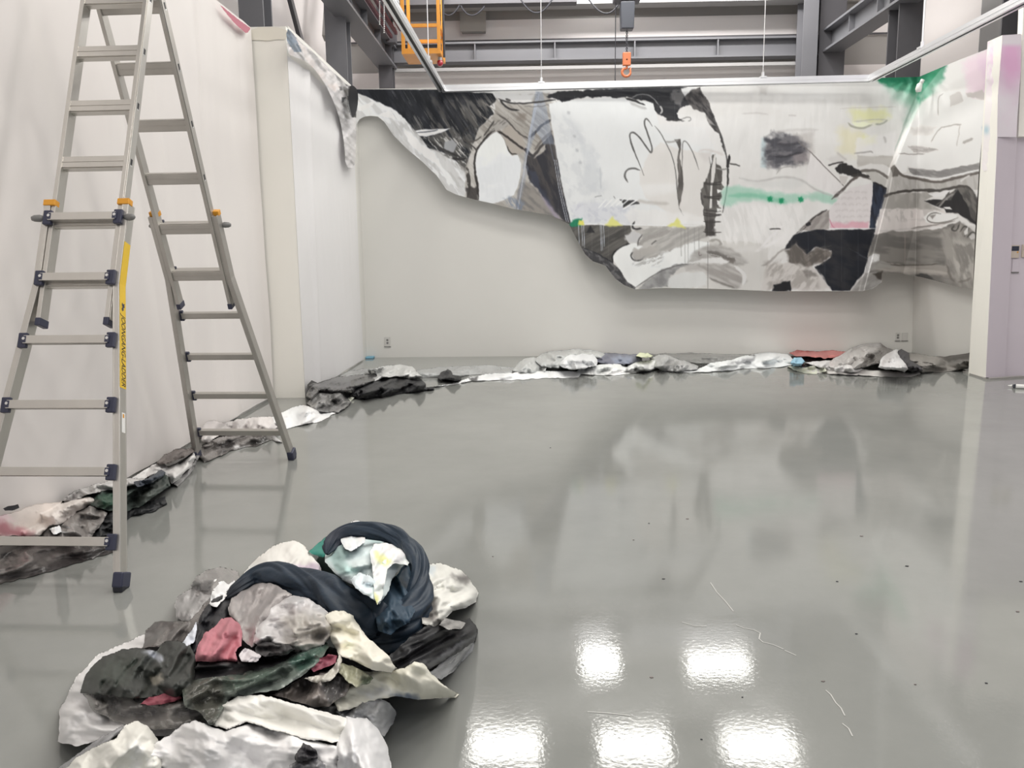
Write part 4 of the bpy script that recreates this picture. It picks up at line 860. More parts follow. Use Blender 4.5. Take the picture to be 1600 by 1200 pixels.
P([(1470, 362), (1500, 350), (1535, 365), (1535, 460), (1500, 450), (1480, 420)], (172, 166, 158), 6, 4, .9, tex=((146, 141, 134), 70, 30, 8, 4)); T([(1480, 370), (1530, 380), (1530, 445), (1495, 440)], (206, 200, 191), 75, 22, 7, .55, .7, 8, 5)
P([(1374, 410), (1400, 413), (1440, 414), (1480, 414), (1484, 432), (1440, 430), (1380, 424), (1362, 420)], (184, 177, 168), 2, 2, tex=((164, 157, 149), 5, 30, 4, 3)); S([(1372, 410), (1400, 415), (1440, 414), (1470, 412)], 1.6, (96, 90, 84), .8, .8); S([(1414, 365), (1414, 414)], 1.2, (172, 160, 152), .6, .3, .8)
P([(1431, 429), (1440, 427), (1452, 431), (1459, 437), (1445, 437), (1433, 434)], (78, 76, 74), 1.5, 1.5); S([(1480, 415), (1484, 432), (1492, 442)], 3, (104, 98, 92), 2, 2, .7); S([(1498, 441), (1510, 438), (1516, 434)], 3, (120, 114, 107), 1.5, 1, .7)
for a in ([(1492, 352), (1486, 358), (1494, 362), (1500, 350)], [(1500, 362), (1508, 352), (1514, 358), (1506, 370)], [(1512, 372), (1518, 362), (1526, 366)]): S(a, 2.2, (78, 76, 72), .8, 1)
P([(1506, 362), (1513, 353), (1512, 366), (1507, 368)], (224, 220, 214), .8, .6); P([(1514, 370), (1522, 364), (1525, 372), (1517, 375)], (206, 202, 196), .8, .6)
P([(1352, 428), (1358, 402), (1366, 396), (1374, 398), (1374, 407), (1364, 412), (1356, 427)], (226, 222, 218), 1, 1.5); P([(1362, 404), (1368, 398), (1373, 402), (1368, 409)], (250, 250, 250), 1, 1); P([(1362, 411), (1376, 408), (1400, 416), (1376, 420), (1358, 424)], (170, 166, 160), 1.5, 1.5, .8)  # white patches put the sheet's shine into the colour
# flap under the fold
P([(1328, 456), (1336, 443), (1350, 427), (1360, 426), (1379, 424), (1379, 436), (1377, 443), (1362, 451), (1346, 456)], (178, 174, 169), .8, 1, tex=((158, 154, 149), -30, 12, 6, 3)); P([(1364, 428), (1379, 424), (1378, 438), (1372, 436)], (84, 78, 72), 1.5, 1.5); S([(1328, 455), (1340, 441), (1352, 426)], 1.6, (212, 208, 204), .6, .4)
# faint vertical creases
for x in np.arange(872, 1370, 26): S([(x, 150), (x+1, 440)], 1.0, (236, 236, 236), .6, .3, .07, taper=False, smooth=0)

# ================================================================ grid meshes
def grid_mesh(name, X, Y, keep, posfn, colfn, m, parent=None, under=None, smooth=True):
    """X,Y 2-D arrays of picture coordinates, keep = bool per cell; posfn gives world points"""
    H_, W_ = X.shape; idx = -np.ones((H_, W_), int); use = np.zeros((H_, W_), bool)
    use[:-1, :-1] |= keep; use[1:, :-1] |= keep; use[:-1, 1:] |= keep; use[1:, 1:] |= keep
    idx[use] = np.arange(use.sum()); n = int(use.sum())
    V = posfn(X[use], Y[use]); C = colfn(X[use], Y[use])
    a = idx[:-1, :-1][keep]; b_ = idx[:-1, 1:][keep]; c = idx[1:, 1:][keep]; d = idx[1:, :-1][keep]
    Q = np.stack([a, d, c, b_], 1)
    if under is not None:
        V2 = under(X[use], Y[use]); V = np.vstack([V, V2]); C = np.vstack([C, C])
        Q2 = Q[:, ::-1]+n
        kp = np.zeros((H_+1, W_+1), bool); kp[1:-1, 1:-1] = keep if keep.shape == (H_-1, W_-1) else keep
        E = []
        top = keep & ~np.pad(keep, ((1, 0), (0, 0)))[:-1]; bot = keep & ~np.pad(keep, ((0, 1), (0, 0)))[1:]
        lef = keep & ~np.pad(keep, ((0, 0), (1, 0)))[:, :-1]; rig = keep & ~np.pad(keep, ((0, 0), (0, 1)))[:, 1:]
        def side(mk, A, B): u = A[mk]; v = B[mk]; E.append(np.stack([v, u, u+n, v+n], 1))
        side(top, idx[:-1, :-1], idx[:-1, 1:]); side(rig, idx[:-1, 1:], idx[1:, 1:]); side(bot, idx[1:, 1:], idx[1:, :-1]); side(lef, idx[1:, :-1], idx[:-1, :-1])
        Q = np.vstack([Q, Q2]+E)
    me = bpy.data.meshes.new(name); me.vertices.add(len(V)); me.vertices.foreach_set('co', V.astype(np.float32).ravel())
    me.loops.add(Q.size); me.loops.foreach_set('vertex_index', Q.astype(np.int32).ravel())
    me.polygons.add(len(Q)); me.polygons.foreach_set('loop_start', np.arange(0, Q.size, 4, dtype=np.int32)); me.polygons.foreach_set('loop_total', np.full(len(Q), 4, np.int32))
    me.polygons.foreach_set('use_smooth', np.full(len(Q), smooth))
    me.update(calc_edges=True)
    ca = me.color_attributes.new('Col', 'FLOAT_COLOR', 'POINT'); CC = np.ones((len(V), 4), np.float32); CC[:, :3] = C; ca.data.foreach_set('color', CC.ravel())
    me.materials.append(MAT[m]); o = bpy.data.objects.new(name, me); col.objects.link(o)
    if parent is not None: o.parent = parent
    return o
def poly_grid(pts, res):
    pts = np.asarray(pts, float)
    x0, y0 = pts.min(0)-res*2; x1, y1 = pts.max(0)+res*2
    X, Y = np.meshgrid(np.arange(x0, x1, res), np.arange(y0, y1, res))
    d, _, bx_, by_ = seg_dist(X, Y, pts, True); ins = inside(X, Y, pts); sd = np.where(ins, d, -d)
    snap = (~ins) & (d < res*.9)
    ok = ins | snap
    keep = ok[:-1, :-1] & ok[1:, :-1] & ok[:-1, 1:] & ok[1:, 1:]
    X = np.where(snap, bx_, X); Y = np.where(snap, by_, Y); sd = np.where(snap, 0, sd)
    return X, Y, keep

# ================================================================ the painted sheet
def paint_at(x, y):
    A = pt_.A; fx = np.clip(x-pt_.x0, 0, pt_.w-1.001); fy = np.clip(y-pt_.y0, 0, pt_.h-1.001)
    xi = fx.astype(int); yi = fy.astype(int); a = (fx-xi)[:, None]; b = (fy-yi)[:, None]
    return .91*alb((A[yi, xi]*(1-a)+A[yi, xi+1]*a)*(1-b)+(A[yi+1, xi]*(1-a)+A[yi+1, xi+1]*a)*b)
def at_dist(px, py, dy):          # point on the ray at depth dy
    d = ray(px, py); return ORG+d*(dy/d[..., 1])[..., None]
foldx = lambda y: np.interp(y, [60, 140, 236, 262, 300, 368, 428, 470], [1440, 1440, 1402, 1391, 1384, 1366, 1351, 1340])
def mural_depth(px, py):
    hang = np.clip((py-135)/320, 0, 1)
    back = YB-.03-.34*hang**.8
    back = back-.03*(fbm(px/55, py/80, 5, 3)-.5)*2*hang-.012*(fbm(px/13, py/40, 9, 3)-.5)
    margin = np.clip((700-px)/140, 0, 1)
    back = back-.10*margin*np.clip(hang*3, .2, 1)
    # right-hand part comes forward along the right wall
    t = (px-foldx(py))
    dr = ray(px, py); rx = XR-.2+0*px
    for _ in range(4):
        ty = rx/dr[..., 0]; zz = EYE+dr[..., 2]*ty; yy = dr[..., 1]*ty
        tx = tR1[0]+(tR0[0]-tR1[0])*np.clip((yy-10.5)/(YB-10.5), 0, 1)
        rx = XR+(tx-XR)*zz/4.1-.05-.12*np.clip((py-140)/300, 0, 1)
    yr = rx*dr[..., 1]/dr[..., 0]          # depth on the right wall plane
    yr = np.minimum(yr, YB-.06-.40*hang)
    yr = yr-.35*np.clip(1-np.abs(t)/60, 0, 1)*hang*sstep(t/6)-.05*(fbm(px/22, py/70, 25, 3)-.5)*hang
    k = sstep(t/5+.5)
    hk = np.exp(-(((px-1437)/26)**2+((py-150)/45)**2))
    return back*(1-k)+yr*k - .06*hk*np.sin((px-1437)/3.2*(40/(np.abs(py-130)+30)))*.6
mur_out = [(546, 141), (552, 136), (556, 139.5), (690, 140), (770, 139), (900, 133.5), (1060, 129), (1368, 122), (1436, 120), (1470, 105.5), (1500, 93), (1543, 76.5), (1540, 130), (1536, 200), (1530, 262), (1524, 360), (1520, 452), (1508, 450), (1492, 447), (1470, 441), (1440, 433), (1405, 427),
           (1379, 426), (1378, 441), (1364, 451), (1346, 455), (1300, 455), (1260, 455), (1205, 455), (1160, 453), (1107, 451), (1040, 450), (992, 452), (976, 446), (961, 435), (946, 415), (926, 408), (914, 397), (900, 372), (889, 350), (862, 337), (830, 331), (800, 326), (770, 318), (748, 313.5), (728, 308.5),
           (713, 304), (698, 297), (682, 274), (660, 253), (635, 232), (615, 212), (600, 190), (590, 182), (580, 181), (570, 182), (562, 186), (556, 196), (553, 200), (554, 180), (549, 176), (546, 160)]
Xg, Yg, kg = poly_grid(mur_out, 1.0)
mu = grid_mesh('painted_sheet', Xg, Yg, kg, lambda x, y: at_dist(x, y, mural_depth(x, y)), paint_at, 'mural')
tag(mu, 'huge painted plastic sheet with black, white and green brushwork hung across the back wall', 'painting')
# small white clamp that gathers the sheet at the corner
cl = thing('white_clamp', 'small white clamp gathering the painted sheet at its green corner', 'clamp')
c0 = at_dist(np.array(1437.), np.array(133.), np.array(12.2))
MB().tube([c0+[-.01, 0, -.09], c0+[-.012, 0, -.05], c0+[0, 0, .0], c0+[.02, 0, .03]], [.035, .045, .04, .02], 10).build('jaw', 'white', cl, smooth=True)
MB().tube([c0+[.02, 0, .03], c0+[.04, 0, .07]], [.028, .03], 10).build('knob', 'white', cl, smooth=True)

# ---------------------------------------------------------------- plastic sheets hung on the left walls
WK = lambda c, n=.04: (lambda x, y: alb(np.array(c, float)[None, :]*(1+n*(fbm(x/14, y/14, 3, 3)-.5)*2)[:, None]))
def near_pos(x, y):
    p = onx(x, y, XN+.03); fold = .045*(fbm(p[:, 1]*1.6+.25*p[:, 2], p[:, 2]*.35, 61, 3)-.5)*2+.012*(fbm(p[:, 1]*7+p[:, 2]*.8, p[:, 2]*1.2, 62, 3)-.5)
    p[:, 0] = XN+.05+np.abs(fold)*.9; return p
# built directly in wall coordinates
def wall_grid(y0, y1, z0, z1, ny, nz, pos, cfn, name, m):
    U_, V_ = np.meshgrid(np.linspace(y0, y1, ny), np.linspace(z1, z0, nz)); keep = np.ones((nz-1, ny-1), bool)
    return grid_mesh(name, U_, V_, keep, pos, cfn, m)
def npos(u, v):
    f = .05*np.abs(fbm(u*1.3+.2*v, v*.25, 61, 3)-.5)*2+.02*np.abs(fbm(u*3.3-.35*v, v*.3, 62, 3)-.5)+.10*np.exp(-((u-7.3-.05*v)/.12)**2)*.3
    return np.stack([XN+.02+f, u, v], 1)
sh = wall_grid(-1.0, YS-.03, .03, 3.975, 420, 90, npos, lambda u, v: np.tile(alb((226, 219, 212)), (len(u), 1)), 'hanging_sheet', 'mural')
tag(sh, 'long white plastic sheet hanging in soft folds over the left wall behind the ladder', 'plastic sheet')
# pink tip and blue patch by the pilaster
def flat_patch(name, pts, plane, c, label, cat, m='mural', group=None, off=.0, c2=None, crump=.0, sm=1):
    pts = chaikin(pts, sm); X, Y, kp = poly_grid(pts, 1.5)
    def pos(x, y):
        o = off+crump*(.6*streak(x, y, 52, 34, 8, 44, 3)+.4*fbm(x/14, y/26, 47, 3)-.3)
        return plane(x, y, o)
    cf = (lambda x, y: alb(c2(x, y))) if c2 else (lambda x, y: np.tile(alb(c), (len(x), 1)))
    o = grid_mesh(name, X, Y, kp, pos, cf, m); return tag(o, label, cat, group)
def plx(xc): 
    def f(x, y, o):
        d = ray(x, y); t = (xc+o)/d[..., 0]; return ORG+d*t[..., None]
    return f
def ply(yc):
    def f(x, y, o):
        d = ray(x, y); t = (yc-o)/d[..., 1]; return ORG+d*t[..., None]
    return f
flat_patch('pink_corner', [(341, 5), (350, 12), (372, 30), (389, 42), (392, 44), (386, 53), (378, 47), (362, 32)], plx(XN+.085), (184, 112, 124), 'pointed dusty pink stained tip of sheet at the wall top beside the pilaster', 'plastic sheet')
flat_patch('paper_strip', [(389, 42.5), (448, 42.5), (449, 62), (432, 61), (420, 64), (398, 62), (390, 64)], ply(YS-.012), (234, 227, 210), 'cream paper strip folded over the top of the pilaster', 'paper')
def lcol(x, y):
    c = np.tile(np.array([[232, 227, 224.]]), (len(x), 1))
    t = sstep((fbm(x/6+y/9, y/10, 71, 4)-.42)*6)[:, None]; c = c*(1-.10*t)
    bl_ = inside(x, y, [(446, 38), (462, 58), (472, 82), (460, 82), (447, 62)])[:, None]; c = np.where(bl_, np.array([[122, 140, 158.]]), c)
    bk_ = inside(x, y, [(544, 136), (550, 131), (560, 141), (561, 160), (557, 184), (549, 184), (543, 165)])[:, None]; c = np.where(bk_, np.array([[26, 26, 30.]]), c)
    for q in ([(530, 136), (534, 135), (535, 141), (531, 142)], [(534, 152), (541, 152), (538, 161), (534, 160)]):
        c = np.where(inside(x, y, q)[:, None], np.array([[90, 90, 92.]]), c)
    return c
crm = flat_patch('clear_plastic_drape', [(447, 42), (458, 52), (470, 66), (486, 78), (500, 92), (515, 107), (530, 121), (545, 135), (552, 133), (559, 141), (560, 158), (556, 182), (557, 200), (556, 240), (554, 262), (540, 262), (538, 225), (532, 190), (524, 165), (510, 135), (495, 112), (478, 95), (462, 90), (449, 84)],
    plx(XL+.06), None, 'crumpled clear plastic edge sweeping down the left rear wall to its black tip', 'plastic sheet', 'plastic', c2=lcol, crump=.13)
tip = flat_patch('painted_tip', [(545, 137), (550, 132), (559, 140), (560, 158), (556, 178), (551, 186), (548, 176), (544, 158)], plx(XL+.17), (30, 30, 33), None, None)
tip.parent = crm
def rpos(u, v):
    f = (.018*np.abs(fbm(u*2.6+.25*v, v*.35, 81, 3)-.5)*2+.03*np.exp(-((u-9.75-.05*v)/.1)**2))*np.clip((u-YS)/.3, 0, 1)
    return np.stack([XL+.003+f, u, v], 1)
sh2 = wall_grid(YS-.005, YB-.35, .02, 3.7, 260, 80, rpos, lambda u, v: np.tile(alb((228, 224, 220)), (len(u), 1)), 'hanging_sheet', 'mural')
tag(sh2, 'white plastic sheet hanging flat on the left rear wall beside the pilaster', 'plastic sheet')
# pink stained cover over the pillar top
def pcol(x, y):
    c = np.tile(np.array([[226, 217, 219.]]), (len(x), 1)); n = fbm(x/9, y/12, 33, 3)
    t = np.clip(np.exp(-(((x-1580)/22)**2+((y-92)/42)**2)*.9)*1.15+(n-.5)*.3, 0, 1)*sstep((y-66)/10); t = t[:, None]
    c = c*(1-t)+np.array([[226, 178, 206.]])*t; c = np.where((y > 214)[:, None], c*.97, c); return c
flat_patch('stained_cover', [(1566.5, 55.5), (1596, 54), (1595, 110), (1590, 180), (1588, 214), (1558, 214), (1559, 150), (1563, 100)], ply(pb[1][1]-.012), None, 'white sheet with a pink stain wrapped on the front of the pillar top', 'plastic sheet', 'mural', c2=pcol, sm=0)
def pcol2(x, y):
    c = np.tile(np.array([[240, 232, 228.]]), (len(x), 1)); t = (sstep((fbm(x/5+y/20, y/16, 35, 3)-.35)*3)*sstep((160-y)/60)*.8)[:, None]
    c = c*(1-t)+np.array([[234, 204, 222.]])*t
    b_ = np.exp(-(((x-1541)/5)**2+((y-203)/7)**2))[:, None]*.8; return c*(1-b_)+np.array([[170, 196, 204.]])*b_
def pside(x, y, o):
    d = ray(x, y); t = (5.46+.0*x+.0-o)/d[..., 0]; return ORG+d*t[..., None]
def pside2(x, y, o):
    # follows the leaning left side of the pillar
    d = ray(x, y); xa, xb = pb[0][0], pt[0][0]
    t = (xa-.04)/d[..., 0]
    for _ in range(4):
        z = EYE+d[..., 2]*t; t = (xa+(xb-xa)*z/4.0-.014-o)/d[..., 0]
    return ORG+d*t[..., None]
flat_patch('stained_cover', [(1543.5, 66), (1566, 56), (1563, 100), (1559, 150), (1558, 214), (1556, 262), (1537, 268), (1534, 262), (1537, 214), (1540, 150), (1542, 100)], pside2, None, 'crinkled pinkish plastic strip wrapped down the left side of the pillar', 'plastic sheet', 'mural', c2=pcol2, crump=.015, sm=0)

# ================================================================ crumpled sheets and bags on the floor

def buckle(seed, comp=(.80, .84), levels=((24, 260), (48, 200), (96, 260), (192, 200)), extra=(1, .99, .99, 1), bend=(.3, .6, .9, .9)):
    """height map of a periodic thin sheet squeezed until it buckles into folds (mass-spring relaxation)"""
    rs = np.random.RandomState(seed); P = None
    for li, (n, it) in enumerate(levels):
        D0 = np.array([n, n], float)
        if P is None:
            i, j = np.meshgrid(np.arange(n), np.arange(n), indexing='ij')
            P = np.stack([i, j, rs.randn(n, n)*.5], -1).astype(float); P[..., :2] += rs.randn(n, n, 2)*.1; D = D0.copy()
        else:
            def sh(Q_, ax):
                Q = np.roll(Q_, -1, ax).copy(); sl = [slice(None)]*3; sl[ax] = -1; sl[2] = ax; Q[tuple(sl)] += D[ax]; return Q
            Rr_ = np.zeros((n, n, 3)); Px = sh(P, 0); Py = sh(P, 1); Pxy = sh(Px, 1)
            Rr_[::2, ::2] = P; Rr_[1::2, ::2] = (P+Px)/2; Rr_[::2, 1::2] = (P+Py)/2; Rr_[1::2, 1::2] = (P+Px+Py+Pxy)/4
            P = Rr_*2; D = D*2; P[..., 2] += rs.randn(n, n)*.03
        tgt = D0*np.array(comp)*np.prod(extra[:li+1]); Ds = D.copy()
        cons = [(1, 0, 1., 1.), (0, 1, 1., 1.), (1, 1, 2**.5, .7), (1, -1, 2**.5, .7), (2, 0, 2., bend[li]), (0, 2, 2., bend[li])]
        for k in range(it):
            t = min(1, k/(it*.7)); Dn = Ds*(1-t)+tgt*t; P[..., :2] *= Dn/D; D = Dn; C = np.zeros_like(P)
            for dx, dy, L_, w_ in cons:
                Q = np.roll(P, (-dx, -dy), (0, 1)).copy()
                if dx > 0: Q[-dx:, :, 0] += D[0]
                if dy > 0: Q[:, -dy:, 1] += D[1]
                if dy < 0: Q[:, :-dy, 1] -= D[1]
                d = Q-P; l = np.linalg.norm(d, axis=-1, keepdims=True)+1e-6; g = w_*.5*(l-L_)/l*d
                C += g; C -= np.roll(g, (dx, dy), (0, 1))
            P = P+C*.32
            P[..., 2] -= P[..., 2].mean()*.1+P[..., 2]*.0015
    return P[..., 2]
CMAP = [buckle(1), buckle(7, comp=(.78, .88))]
def cm(u, v, w_=0):
    A = CMAP[w_]; n = A.shape[0]; xi = np.floor(u).astype(int); yi = np.floor(v).astype(int); a = u-xi; b = v-yi
    x0, x1, y0, y1 = xi % n, (xi+1) % n, yi % n, (yi+1) % n
    return (A[x0, y0]*(1-a)+A[x1, y0]*a)*(1-b)+(A[x0, y1]*(1-a)+A[x1, y1]*a)*b
def crumple(x, y, L, seed, deg=None, an=1.0):
    """fold heights in picture px for folds about L px apart"""
    rs = np.random.RandomState(seed)
    if deg is not None:
        u, v = rot(x, y, deg); u = u/an; u, v = u*.76+v*.65, -u*.65+v*.76   # folds of the map run along its diagonal
    else:
        u, v = rot(x, y, -70+rs.rand()*90); u = u/1.7; u, v = u*.76+v*.65, -u*.65+v*.76
    o = rs.rand(4)*190; w_ = seed % 2
    return cm(u*18/L+o[0], v*18/L+o[1], w_)*L/18*.85+cm(v*18/L*1.9+o[2], u*18/L*1.9+o[3], 1-w_)*L/18*.30+cm(u*18/L*4.1+o[1], v*18/L*4.1+o[0], w_)*L/18*.06

def heap(outline, zmax, reach):
    o = chaikin(outline, 2)
    def f(x, y):
        d = seg_dist(x, y, o, True)[0]; d = np.where(inside(x, y, o), d, 0)
        return zmax*np.sqrt(1-(1-np.clip(d/reach, 0, 1))**2)
    return f
def clampw(p, e=.0):
    # keep a sheet in front of the walls it leans on
    d = p-ORG; k = np.minimum(1, (YB-.035+e)/np.maximum(d[:, 1], 1e-3))
    xl = np.where(d[:, 1] < YS+.02, XN+.10, XL+.055)-e
    k = np.minimum(k, np.where(d[:, 0] < xl, xl/np.minimum(d[:, 0], -1e-3), 1))
    k = np.minimum(k, np.where(d[:, 0] > XR-.16, (XR-.16+e)/np.maximum(d[:, 0], 1e-3), 1))
    return ORG+d*k[:, None]
FLAT = lambda x, y: np.zeros_like(x)
SEED = [100]; LF, BF, CF, LS = .9, .42, 2.6, .78
ONE = lambda x, y: np.ones_like(x)
def lump(name, label, cat, group, pts, c, macro=FLAT, lift=.01, bulge=.04, Rr=30, cr=(24, .03), deg=None, an=1.0, res=2.0, m='paper', cols=(), smooth=0, wob=2.2, parent=None, kind=None, tint=.10, gain=ONE, amp=1.0):
    """a crumpled piece of sheet: outline in the photograph laid over the heap, puffed up and creased"""
    SEED[0] += 13; sd = SEED[0]
    P_ = chaikin(pts, smooth)
    # finer, slightly ragged outline
    Q = []
    for a, b in zip(P_, np.roll(P_, -1, 0)):
        n = max(1, int(np.linalg.norm(b-a)/4)); Q += [a+(b-a)*t for t in np.arange(n)/n]
    Q = np.array(Q); Q = Q+np.stack([fbm(Q[:, 0]/8, Q[:, 1]/8, sd, 3)-.5, fbm(Q[:, 0]/8+40, Q[:, 1]/8, sd+3, 3)-.5], 1)*wob*2
    X, Y, keep = poly_grid(Q, res)
    def fields(x, y):
        d = seg_dist(x, y, Q, True)[0]
        e = np.sqrt(1-(1-np.clip(d/Rr, 0, 1))**2)
        cp = crumple(x, y, cr[0]*LS, sd, deg, an)
        lobe = fbm(x/(cr[0]*2.6), y/(cr[0]*2.6), sd+5, 2)
        return e, cp, lobe, d
    mn = macro(X, Y)
    def pos(x, y):
        e, cp, lobe, d = fields(x, y)
        g = np.maximum(gain(x, y), 0); z = macro(x, y)+lift*LF*g+bulge*BF*e*np.clip(.1+1.8*(lobe-.15), 0, 1.5)*(.35+.65*g)+cp*np.linalg.norm(onz(x, y, 0)-ORG, axis=-1)/F*CF*amp*(.55+.45*np.clip(d/12, 0, 1))*(.4+.6*g)
        return clampw(onz(x, y, np.maximum(z, .004)))
    def und(x, y):
        d = seg_dist(x, y, Q, True)[0]
        return clampw(onz(x, y, np.maximum(.001, (macro(x, y)+lift*LF*gain(x, y))*.4-.006)), .01)
    def cf(x, y):
        C = np.tile(np.array(c, float), (len(x), 1))
        n = fbm(x/cr[0], y/cr[0], sd+8, 4)[:, None]; C = C*(1-tint+2*tint*n)
        for (pp, c2, soft, al) in cols:
            pp = np.array(pp, float); wx = x+(fbm(x/7, y/7, sd+21, 3)-.5)*9; wy = y+(fbm(x/7, y/7, sd+22, 3)-.5)*9
            dd = seg_dist(wx, wy, pp, True)[0]; dd = np.where(inside(wx, wy, pp), dd, -dd)
            t = (sstep(dd/(2*soft)+.5)*al)[:, None]; C = C*(1-t)+np.array(c2, float)*t
        return alb(np.clip(C, 0, 255))
    o = grid_mesh(name, X, Y, keep, pos, cf, m, parent, under=und)
    if parent is None: tag(o, label, cat, group, kind)
    return o
def roll(name, label, cat, group, path, c, macro=FLAT, m='cloth', res=2.0, cols=(), fold=.05, parent=None, z=None, nf=11):
    """a twisted sausage of cloth: path = (px, py, radius px, height m)"""
    SEED[0] += 13; sd = SEED[0]
    pa = np.array(path, float)
    for _ in range(3):
        q = np.stack([.75*pa[:-1]+.25*pa[1:], .25*pa[:-1]+.75*pa[1:]], 1).reshape(-1, pa.shape[1]); pa = np.vstack([pa[:1], q, pa[-1:]])
    C = onz(pa[:, 0], pa[:, 1], pa[:, 3]); dist = np.linalg.norm(C-ORG, axis=1); rad = pa[:, 2]*dist/F
    L = np.concatenate([[0], np.cumsum(np.linalg.norm(np.diff(C, axis=0), axis=1))]); n = max(8, int(L[-1]/.006)); s_ = np.linspace(0, L[-1], n)
    C = np.stack([np.interp(s_, L, C[:, k]) for k in range(3)], 1); rad = np.interp(s_, L, rad); px = np.interp(s_, L, pa[:, 0]); py = np.interp(s_, L, pa[:, 1])
    T_ = np.gradient(C, axis=0); T_ /= np.linalg.norm(T_, axis=1)[:, None]
    A = np.cross(T_, [0, 0, 1.]); A /= np.linalg.norm(A, axis=1)[:, None]+1e-9; B = np.cross(A, T_)
    k = 72; th = np.linspace(0, 2*math.pi, k, endpoint=False); TH, SS = np.meshgrid(th, s_)
    cx, cy = np.cos(TH)*1.0, np.sin(TH)*1.0
    tw = SS*2.2
    w1 = np.abs(np.sin((TH+tw)*nf/2+4*fbm(SS*9, cx+cy*2, sd, 3)))
    w2 = np.abs(np.sin((TH-tw*.6)*nf*1.1+6*fbm(SS*14, cx*2+9, sd+4, 3)))
    Rm = float(rad.mean()); cp = crumple(SS/Rm*9.0, TH/(2*math.pi)*192*.75+0*SS, 18*.75, sd+6, 0, 1.0); cp = cm(SS/Rm*11*.6+TH*192/(2*math.pi)*.5+sd, TH*192/(2*math.pi)*1.0+SS/Rm*3, sd % 2)
    rr_ = rad[:, None]*(1+.10*(fbm(SS*6, cx, sd+9, 2)-.5)*2)+fold*cp*rad[:, None]
    taper = np.sqrt(np.clip(np.minimum(s_, L[-1]-s_)/.05, .03, 1))[:, None]; rr_ = rr_*taper
    V = C[:, None, :]+A[:, None, :]*(rr_*np.cos(TH))[..., None]+B[:, None, :]*(rr_*np.sin(TH))[..., None]*.9
    V[..., 2] = np.maximum(V[..., 2], .003)
    me = bpy.data.meshes.new(name); ii = np.arange(n-1)[:, None]*k+np.arange(k)[None]; jj = np.arange(n-1)[:, None]*k+(np.arange(k)[None]+1) % k
    Q = np.stack([ii, jj, jj+k, ii+k], -1).reshape(-1, 4)
    Vf = V.reshape(-1, 3); me.vertices.add(len(Vf)); me.vertices.foreach_set('co', Vf.astype(np.float32).ravel())
    me.loops.add(Q.size); me.loops.foreach_set('vertex_index', Q.astype(np.int32).ravel()); me.polygons.add(len(Q))
    me.polygons.foreach_set('loop_start', np.arange(0, Q.size, 4, dtype=np.int32)); me.polygons.foreach_set('loop_total', np.full(len(Q), 4, np.int32)); me.polygons.foreach_set('use_smooth', np.full(len(Q), True)); me.update(calc_edges=True)
    Cc = np.tile(np.array(c, float), (len(Vf), 1))*(.88+.24*fbm(SS*16, cx*3+cy*5, sd+2, 3).reshape(-1, 1))
    PX = np.repeat(px, k); PY = np.repeat(py, k)
    for (p2, rr2, c2, al) in cols:
        t = (np.exp(-(((PX-p2[0])**2+(PY-p2[1])**2)/rr2**2))*al)[:, None]; Cc = Cc*(1-t)+np.array(c2, float)*t
    ca = me.color_attributes.new('Col', 'FLOAT_COLOR', 'POINT'); CC = np.ones((len(Vf), 4), np.float32); CC[:, :3] = alb(Cc); ca.data.foreach_set('color', CC.ravel())
    me.materials.append(MAT[m]); o = bpy.data.objects.new(name, me); col.objects.link(o)
    if parent is not None: o.parent = parent
    else: tag(o, label, cat, group)
    return o

# ---------------------------------------------------------------- foreground pile
GP = 'crumpled sheets and bags heaped on the floor in front'
pile_out = [(86, 1160), (92, 1105), (118, 1052), (160, 1018), (222, 985), (270, 925), (300, 900), (345, 882), (372, 905), (400, 868), (445, 842), (488, 850), (515, 822), (560, 812), (620, 818), (655, 845), (668, 880), (700, 878), (740, 900), (750, 930), (735, 960), (752, 985), (730, 1020), (705, 1055), (722, 1088), (650, 1100), (622, 1110), (612, 1150), (625, 1270), (80, 1270)]
MH = heap(pile_out, .30, 150)
def L(name, label, pts, c, **k):
    cat = k.pop('cat', 'plastic sheet')
    return lump(name, label, cat, GP, pts, c, macro=MH, gain=lambda x, y: .25+.75*np.clip(MH(x, y)/.2, 0, 1), **k)
CREAM = (232, 226, 214); WHT = (232, 228, 223); GRY = (150, 145, 140); BLK = (36, 36, 39); NAV = (37, 49, 61)
# underlying white sheet on the left
L('white_sheet', 'broad white plastic sheet spread under the left end of the floor pile', [(90, 1158), (95, 1108), (118, 1058), (150, 1025), (198, 1002), (240, 984), (300, 972), (420, 985), (520, 1010), (610, 1060), (590, 1105), (430, 1135), (300, 1150), (180, 1150), (120, 1166)], WHT, lift=.0, bulge=.05, Rr=34, cr=(36, .016), wob=3, amp=.8, cols=[([(185, 1030), (250, 1010), (220, 1040)], (226, 206, 204), 12, .6)])
L('clear_bag', 'clear grey bag at the far left edge behind the pile', [(272, 948), (278, 930), (300, 918), (332, 912), (342, 930), (328, 958), (300, 975), (276, 965)], (176, 172, 168), lift=.02, bulge=.05, Rr=20, cr=(16, .02), m='plastic', cat='plastic bag')
L('clear_bag', 'grey clear bag with a dark rim behind the black crumple', [(298, 915), (306, 902), (322, 890), (345, 886), (372, 893), (376, 905), (356, 925), (330, 935), (308, 930)], (160, 155, 150), lift=.03, bulge=.05, Rr=18, cr=(14, .02), m='plastic', cat='plastic bag', cols=[([(300, 908), (330, 908), (328, 925), (302, 922)], (60, 58, 58), 4, .9)])
L('white_bag', 'small bright white crumpled bag left of the black crumple', [(332, 925), (334, 905), (345, 902), (356, 915), (366, 905), (372, 915), (352, 935), (338, 950), (328, 944)], (240, 238, 234), lift=.06, bulge=.03, Rr=12, cr=(10, .02), cat='plastic bag')
